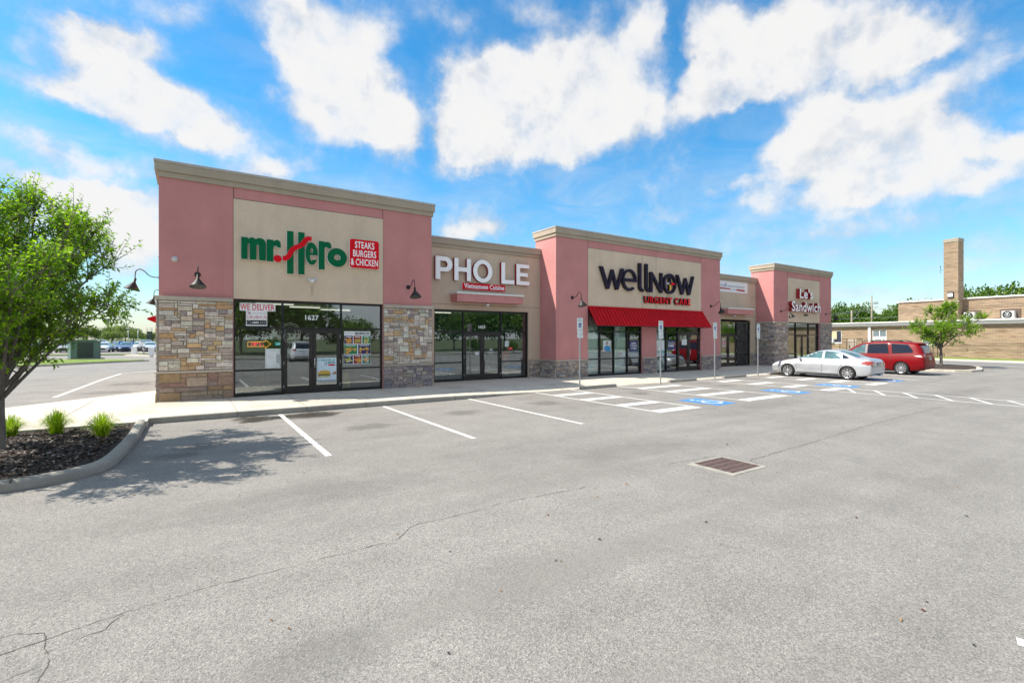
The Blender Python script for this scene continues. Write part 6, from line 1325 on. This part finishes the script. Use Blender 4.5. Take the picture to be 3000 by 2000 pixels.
# ornamental grass tufts
def tuft(x, y, s, label, seed):
    r = random.Random(seed); mb = MB(); z0 = bedz(x, y); s *= 1.2; t = thing('ornamental_grass', (x, y, z0), label, 'grass tuft', 'grass tufts in the mulch bed')
    for k in range(420):
        a = r.uniform(0, 2*pi); out = r.uniform(.05, 1)**.8; h = s*r.uniform(.55, 1.05)*(1.05-.45*out); o = s*.72*out; b = Vector((x+r.gauss(0, .035), y+r.gauss(0, .035), z0)); u = Vector((cos(a), sin(a), 0)); w = Vector((-sin(a), cos(a), 0))*.0045; c = min(1, max(0, r.gauss(.5, .2)))
        P = [b, b+u*o*.35+Vector((0, 0, h*.62)), b+u*o*.75+Vector((0, 0, h*.95)), b+u*o*1.15+Vector((0, 0, h*(.92-.3*out)))]; ws = [1, .95, .7, .1]
        for i in range(3): mb.face([P[i]-w*ws[i], P[i]+w*ws[i], P[i+1]+w*ws[i+1], P[i+1]-w*ws[i+1]], 0, False, c)
    mb.build('blades', 'blade', t, attr='leaf')
tuft(-2.93, 13.35, .40, 'bright green grass tuft nearest the tree trunk', 1); tuft(-2.28, 13.45, .46, 'bright green grass tuft in the middle of the row', 2); tuft(-1.47, 12.55, .44, 'bright green grass tuft nearest the kerb end', 3)

# ------------------------------------------------------------------ far left: verge, utility box, pillars, signs
slab([(-16, 44), (-8.9, 47.6), (-6.9, 50.2), (-3.05, 53.4), (-3.1, 54.4), (-6.2, 57.2), (-9.5, 59.6), (-22, 62), (-24, 50)], -.02, .10, 'verge_kerb', 'kerb')
slab([(-16, 44.4), (-9.05, 47.95), (-7.0, 50.5), (-3.4, 53.5), (-3.4, 54.2), (-6.3, 56.9), (-9.6, 59.3), (-21.8, 61.6), (-23.7, 50)], .08, .13, 'grass_verge', 'grass')
slab([(-40, 79), (-4.2, 73.6), (-4.2, 75.0), (-40, 81)], -.02, .12, 'grass_verge', 'grass')
slab([(-60, 108), (20, 108), (20, 300), (-60, 300)], -.02, .1, 'grass_field', 'grass')
slab([(-6.3, 71.0), (-3.0, 64.4), (-2.3, 64.8), (-5.6, 71.9)], -.02, .13, 'pillar_island', 'concrete')
t = thing('utility_box', (-8.1, 58.9, .13), 'big green metal utility box on a pad in the grass verge, far left', 'utility box', None, .3)
mb = MB(); mb.box(-1.35, 1.3, -.85, .9, -.03, .06); mb.build('pad', 'kerb', t, True); mb = MB(); mb.box(-1.05, 1.05, -.65, .7, .06, 1.6, 0, .02); mb.build('cabinet', 'utility', t, True)
mb = MB(); mb.box(-1.1, 1.1, -.72, .76, 1.605, 1.74, 0, .02); mb.build('lid', 'utility', t, True)
for a, b, m in ((-1.0, -.62, 'utility'), (-.58, .5, C('utility_dark', (.025, .045, .04))), (.56, 1.0, 'utility')): mb = MB(); mb.box(a, b, -.675, -.652, .14, 1.5); mb.build('door', m, t, True)
mb = MB(); mb.box(.8, .95, -.745, -.722, 1.62, 1.72); mb.build('label_plate', 'paper', t, True)
for x, y, lab in ((-5.44, 71.4, 'left and farther of the two stubby white pillars'), (-3.5, 65.4, 'right and nearer of the two stubby white pillars')):
    t = thing('gate_pillar', (x, y, .1), lab, 'pillar', 'white pillars on the drive island'); mb = MB(); mb.box(x-.25, x+.25, y-.2, y+.2, .1, .9, 0, .02); mb.build('shaft', 'white', t); mb = MB(); mb.box(x-.28, x+.28, y-.23, y+.23, .902, .98, 0, .02); mb.build('cap', 'whitesign', t)
for x, y, lab in ((-11.6, 96.3, 'small blue sign right above the white distant car'), (-9.6, 95.2, 'pale blue sign between the two bluer ones'), (-8.8, 94.9, 'blue sign over the dark blue distant car'), (-7.4, 94.4, 'blue sign over the left white pillar')):
    t = thing('lot_sign', (x, y, 0), lab, 'sign', 'blue signs in the far lot'); mb = MB(); mb.box(x-.25, x+.25, y-.02, y+.02, 1.05, 1.55); mb.build('panel', C('lot_blue', (.02, .16, .55)) if 'pale' not in lab else C('lot_pale', (.45, .6, .75)), t); mb = MB(); mb.tube([(x, y+.03, 0), (x, y+.03, 1.5)], .03, 6); mb.build('post', 'galv', t)
    mb = MB(); mb.box(x-.12, x+.12, y-.026, y-.021, 1.2, 1.38); mb.build('mark', 'paper', t)
for x, y, lab in ((-10.1, 120.6, 'thin lamp mast left of the rounded far tree'), (-8.5, 119.5, 'thin lamp mast right of the rounded far tree')):
    t = thing('light_mast', (x, y, 0), lab, 'light pole', 'thin masts in the far lot'); mb = MB(); mb.tube([(x, y, 0), (x, y, 3.8)], .06, 8); mb.build('mast', 'galv', t); mb = MB(); mb.box(x-.3, x+.3, y-.12, y+.12, 3.8, 3.88); mb.build('lamp_head', 'galv', t)
t = thing('pylon_sign', (-8.4, 149.5, 0), 'dark stacked sign frame beside the stone corner, far left', 'sign')
for k in range(4): mb = MB(); mb.box(-9.0+.1*(k % 2), -7.8, 149.4, 149.6, .6+k*.8, 1.25+k*.8); mb.build('panel', C('pylon_dark', (.04, .05, .07)), t)
for x in (-8.9, -7.9): mb = MB(); mb.tube([(x, 149.7, 0), (x, 149.7, 4.6)], .06, 6); mb.build('post', 'dark', t)
mb = MB(); mb.tube([(-8.9, 149.7, 4.4), (-7.9, 149.7, 4.4)], .05, 6); mb.tube([(-8.9, 149.7, 4.0), (-7.9, 149.7, 4.0)], .05, 6); mb.build('top_frame', 'galv', t)
t = thing('marker_post', (-4.6, 72.5, 0), 'thin brown marker post between the two white pillars', 'post'); mb = MB(); mb.tube([(-4.6, 72.5, 0), (-4.6, 72.5, .85)], .05, 8); mb.box(-4.75, -4.45, 72.44, 72.48, .85, 1.05); mb.build('post', 'wood', t)

# ------------------------------------------------------------------ right: brick building, verge, island
U = Vector((-.1212, -.9926, 0)); RB = atan2(U.y, U.x)
bb = thing('brick_building', (63.1, 17.6, 0), 'low tan brick building with white roof edges, an upper storey and a square chimney', 'building', None, RB)
def part(boxes, name, mat, parent=None, uv=False, b=0):
    mb = MB()
    for q in boxes: mb.box(*q, 0, b)
    o = mb.build(name, mat, parent or bb, True, uv); return o
WN = [(-10.9, -8.94, 1.45, 2.88), (-5.67, -4.26, 1.42, 2.92), (-1.04, .2, 1.35, 2.38)]
def holed(u0, u1, z0, z1, holes, d=.25):
    out, x = [], u0
    for a, b, c, e in holes: out += [(x, a, 0, d, z0, z1), (a, b, 0, d, z0, c), (a, b, 0, d, e, z1)]; x = b
    return out+[(x, u1, 0, d, z0, z1)]
part(holed(-24, 26, -.1, 3.30, WN), 'wall', 'brick', None, True); part([(-24, 26, 10, 10.3, 0, 3.3), (-24, -23.7, .25, 10, 0, 3.3), (25.7, 26, .25, 10, 0, 3.3)], 'wall', 'brick', None, True)
part([(-24.4, 26.4, -.35, -.02, 3.36, 3.66)], 'gutter', 'gutter', None, False, .02); part([(-24.4, 26.4, -.42, 2.45, 3.665, 3.80)], 'roof_edge', 'whiteroof', None, False, .02); part([(-24.4, 26.4, -.30, 10.2, 3.30, 3.355)], 'soffit', 'gutter')
part([(-4.3, 24, 2.5, 9.8, 3.66, 5.95)], 'upper_wall', 'brick', None, True); part([(-4.42, 24.2, 2.36, 10, 5.955, 6.10)], 'roof_edge', 'whiteroof', None, False, .02)
ch = part([(.25, 1.43, 1.35, 2.48, 3.78, 11.75)], 'chimney', 'brick', None, True); part([(.22, 1.46, 1.31, 2.5, 11.752, 12.1)], 'chimney_cap', C('cap_stone', (.36, .31, .24), rough=.9, var=.2), ch, False, .015)
o = part([(.25, 1.46, 1.342, 1.349, 5.7, 5.76)], 'flashing', 'whiteroof', ch)
for k, (a, b, z0, z1) in enumerate(WN):
    w = part([(a+.002, a+.07, .06, .14, z0+.002, z1-.002), (b-.07, b-.002, .06, .14, z0+.002, z1-.002), (a+.07, b-.07, .06, .14, z1-.07, z1-.002), (a+.07, b-.07, .06, .14, z0+.002, z0+.07)]+([((a+b)/2-.03, (a+b)/2+.03, .06, .14, z0+.75, z1-.07), (a+.07, b-.07, .06, .14, z0+.70, z0+.76)] if k == 1 else []), 'window', 'white')
    mb = MB(); mb.face([(a, .11, z0), (b, .11, z0), (b, .11, z1), (a, .11, z1)]); mb.build('pane', C('window_grey', (.16, .20, .22), rough=.1) if k else C('window_dark', (.03, .04, .06), rough=.1), w, True)
    part([(a-.05, b+.05, -.05, .055, z0-.08, z0)], 'sill', 'white', w)
part([(-5.58, -4.35, .09, .105, 1.5, 2.1)], 'infill_panel', 'white'); part([(-10.6, -9.5, .05, .10, 1.9, 2.8)], 'infill_panel', C('tan_board', (.55, .44, .28)))
def wall_ac(s, z, w, h, label):
    m = bb.matrix_basis if False else Matrix.Translation((63.1, 17.6, 0)) @ Matrix.Rotation(RB, 4, 'Z'); p = m @ Vector((s, -.25, z)); t = thing('window_air_conditioner', tuple(p), label, 'air conditioner', None, RB)
    mb = MB(); mb.box(0, w, 0, .5, 0, h, 0, .015); mb.build('case', 'white', t, True); mb = MB()
    mb.box(.06, w-.12, -.012, -.002, .06, h-.07)
    mb.build('grille', 'gutter', t, True)
wall_ac(-5.36, 1.49, .85, .5, 'white air conditioner below the white panelled window of the brick building'); wall_ac(-10.5, 1.5, .75, .5, 'air conditioner half hidden at the corner of the last pink tower')
part([(-6.02, -5.77, -.16, -.002, .1, 3.35)], 'downpipe', 'white', None, False, .02)
# fan units in dark openings of the upper storey
for k, (a, b, f0, f1, lab) in enumerate(((1.62, 2.76, 1.62, 2.47, 'left of the two white roof fan units, half behind the island tree'), (4.19, 5.63, 4.45, 5.35, 'right of the two white roof fan units with a round black grille'))):
    part([(a, b, 2.42, 2.498, 3.95, 4.78)], 'vent_recess', C('recess_brown', (.12, .085, .07), rough=.9))
    p = Matrix.Translation((63.1, 17.6, 0)) @ Matrix.Rotation(RB, 4, 'Z') @ Vector((f0, 1.95, 3.81)); t = thing('fan_unit', tuple(p), lab, 'fan unit', 'roof fan units', RB); w = f1-f0
    mb = MB(); mb.box(0, w, 0, .42, 0, .80, 0, .02); mb.build('case', C('case_grey', (.52, .52, .50), rough=.5), t, True); T = Matrix.Translation((w/2-.04, -.005, .44)) @ Matrix.Rotation(pi/2, 4, 'X')
    mb = MB(); mb.lathe([(.34, 0), (.34, .02), (.31, .02), (.30, .0), (0, .0)], 28, 0, T); mb.build('fan_opening', 'black', t, True); mb = MB()
    for q in range(6):
        aa = 2*pi*q/6; mb.tube([T @ Vector((0, 0, .012)), T @ Vector((.3*cos(aa), .3*sin(aa), .012))], .018, 5)
    mb.lathe([(.2, .01), (.2, .02), (.17, .02)], 20, 0, T); mb.lathe([(.07, .01), (.07, .03), (0, .03)], 14, 0, T); mb.build('grille', 'galv', t, True)
def at_bb(s, d, z): return tuple(Matrix.Translation((63.1, 17.6, 0)) @ Matrix.Rotation(RB, 4, 'Z') @ Vector((s, d, z)))
t = thing('wall_light', at_bb(.84, 1.33, 6.4), 'square white wall light low on the brick chimney', 'wall light', None, RB)
mb = MB(); mb.box(-.24, .24, -.10, .012, -.3, .3, 0, .02); mb.build('housing', 'lampm', t, True); mb = MB(); mb.box(-.20, .20, -.13, -.102, -.18, .16, 0, .01); mb.build('lens', 'whitesign', t, True)
t = thing('aerial', at_bb(.25, 1.6, 9.05), 'thin dark aerial on the left side of the chimney', 'aerial', None, RB)
mb = MB(); mb.tube([(0, 0, 0), (-.38, 0, .02)], .012, 5); mb.build('arm', 'dark', t, True); mb = MB(); mb.tube([(-.38, 0, -.35), (-.38, 0, .45)], .014, 5); mb.tube([(-.36, 0, .25), (-.36, 0, .42)], .03, 5); mb.build('rod', 'dark', t, True)
# railings in front of the wall
def railing(s0, s1, d, z0, z1, n, label, name='metal_fence'):
    t = thing(name, at_bb((s0+s1)/2, d, 0), label, 'fence', None, RB); h = (s1-s0)/2
    for x in (-h, -h*.38, h*.3, h): mb = MB(); mb.tube([(x, 0, 0), (x, 0, z1)], .03, 6); mb.build('post', 'black', t, True)
    mb = MB(); mb.tube([(-h, 0, z1-.03), (h, 0, z1-.03)], .018, 6); mb.tube([(-h, 0, z0+.1), (h, 0, z0+.1)], .018, 6)
    for k in range(n): x = -h+2*h*k/n; mb.tube([(x, 0, z0), (x, 0, z1)], .008, 4, 0, False)
    mb.build('mesh_panel', 'dark', t, True)
railing(-8.27, -5.91, -1.5, .1, 1.97, 22, 'thin black railing in front of the brick wall, over the silver car roof'); railing(-.5, .6, -.7, .1, 1.4, 9, 'dark barred gate against the brick wall behind the island tree')
t = thing('shed_door', at_bb(-7.1, -1.2, 0), 'pale weathered door panel behind the black railing', 'door', None, RB); mb = MB(); mb.box(-.45, .45, 0, .05, .1, 1.95, 0, .01); mb.build('panel', C('weathered_door', (.46, .38, .30), rough=.85), t, True); mb = MB(); mb.box(-.3, -.24, -.02, 0, .9, 1.2); mb.build('handle', 'dark', t, True)
# cables strung over the brick wall
def cable(name, pts, r, label, mat='dark'):
    t = MB(); t.tube(spline(pts, 6), r, 5); return tag(t.build(name, mat), label, 'cable')
cable('cable', [at_bb(s, 2.35, z) for s, z in ((-4.2, 5.05), (4, 5.2), (12, 5.45))], .018, 'dark cable running along the upper brick wall'); cable('cable', [at_bb(s, -.12, z) for s, z in ((.9, 1.35), (4.5, 1.45), (9, 1.62), (14, 1.75))], .018, 'dark cable low on the brick wall, upper of two'); cable('cable', [at_bb(s, -.12, z) for s, z in ((.8, .95), (2.6, .93), (2.8, 1.05), (6, .95), (14, .95))], .016, 'dark cable low on the brick wall, lower of two with a kink')
# verge and road edge in front of it
def strip(d0, d1, z0, z1, name, mat): slab([at_bb(-30, d0, 0)[:2], at_bb(40, d0, 0)[:2], at_bb(40, d1, 0)[:2], at_bb(-30, d1, 0)[:2]], z0, z1, name, mat)
strip(-2.6, .3, -.04, .12, 'grass_verge', 'grass'); strip(-6.2, -2.605, -.04, .06, 'pavement', 'concrete'); strip(-12, -6.21, -.04, .002, 'driveway', C('pale_asphalt', (.20, .195, .19), rough=.9))
# kerbed island with mulch
IS = [(38.0, 14.7), (38.0, 10.6), (38.3, 9.7), (38.9, 9.1), (40.3, 8.95), (42.5, 9.4), (44.4, 10.1), (45.2, 11.4), (45.3, 14.7)]
slab(IS, -.02, .13, 'island_kerb', 'concrete'); CX, CY = 41.6, 12.2
slab([(CX+(x-CX)*.90, CY+(y-CY)*.90) for x, y in IS], .1, .17, 'mulch_bed', ['mulch'])
# poles and wires
def pole(x, y, h, label, extras=False):
    t = thing('utility_pole', (x, y, 0), label, 'utility pole', 'poles behind the brick building'); mb = MB(); mb.tube([(x, y, 0), (x, y, h*.5), (x, y, h)], [.17, .15, .11], 10); mb.build('pole', 'wood', t)
    if extras:
        for z in (h-1.5, h-2.1): mb = MB(); mb.tube([(x, y, z), (x+.3, y-.9, z)], .05, 5); mb.build('cross_arm', 'gutter', t)
        for k in range(4): mb = MB(); mb.tube([(x+.1+.06*k, y-.3-.18*k, h-1.5), (x+.1+.06*k, y-.3-.18*k, h-1.15)], .06, 6); mb.build('insulator', 'gutter', t)
        mb = MB(); mb.tube([(x-.1, y-.5, h-2.9), (x-.1, y+.8, h-2.9)], .05, 5); mb.build('bracket', 'gutter', t)
pole(102.8, 37.5, 9.7, 'taller grey utility pole with brackets behind the low brick roof', True); pole(95.2, 37.7, 6.8, 'shorter plain pole left of the taller utility pole')
for k, (pts, lab) in enumerate((([(102.8, 37.5, 7.6), (98.5, 40.6, 6.6), (90, 46, 5.6)], 'pale overhead wire from the taller pole sloping down to the pink tower, upper'), ([(102.8, 37.5, 7.2), (98.5, 40.6, 6.3), (90, 46, 5.4)], 'pale overhead wire from the taller pole sloping down to the pink tower, lower'), ([(102.8, 37.5, 5.6), (92, 44, 5.3)], 'thin level wire left of the taller pole'), ([(102.8, 37.5, 5.7), (110, 28, 5.9), (116, 20, 6.4)], 'thin level wire right of the taller pole'), ([(101.5, 39, 6.6), (98, 40, 3.7)], 'slanting guy wire left of the taller pole'), ([(102.8, 37.5, 7.3), (112, 27, 7.9), (120, 18, 10.0)], 'pale wire passing right of the chimney above the upper roof'))):
    cable('overhead_wire', pts, .035, lab, 'galv')
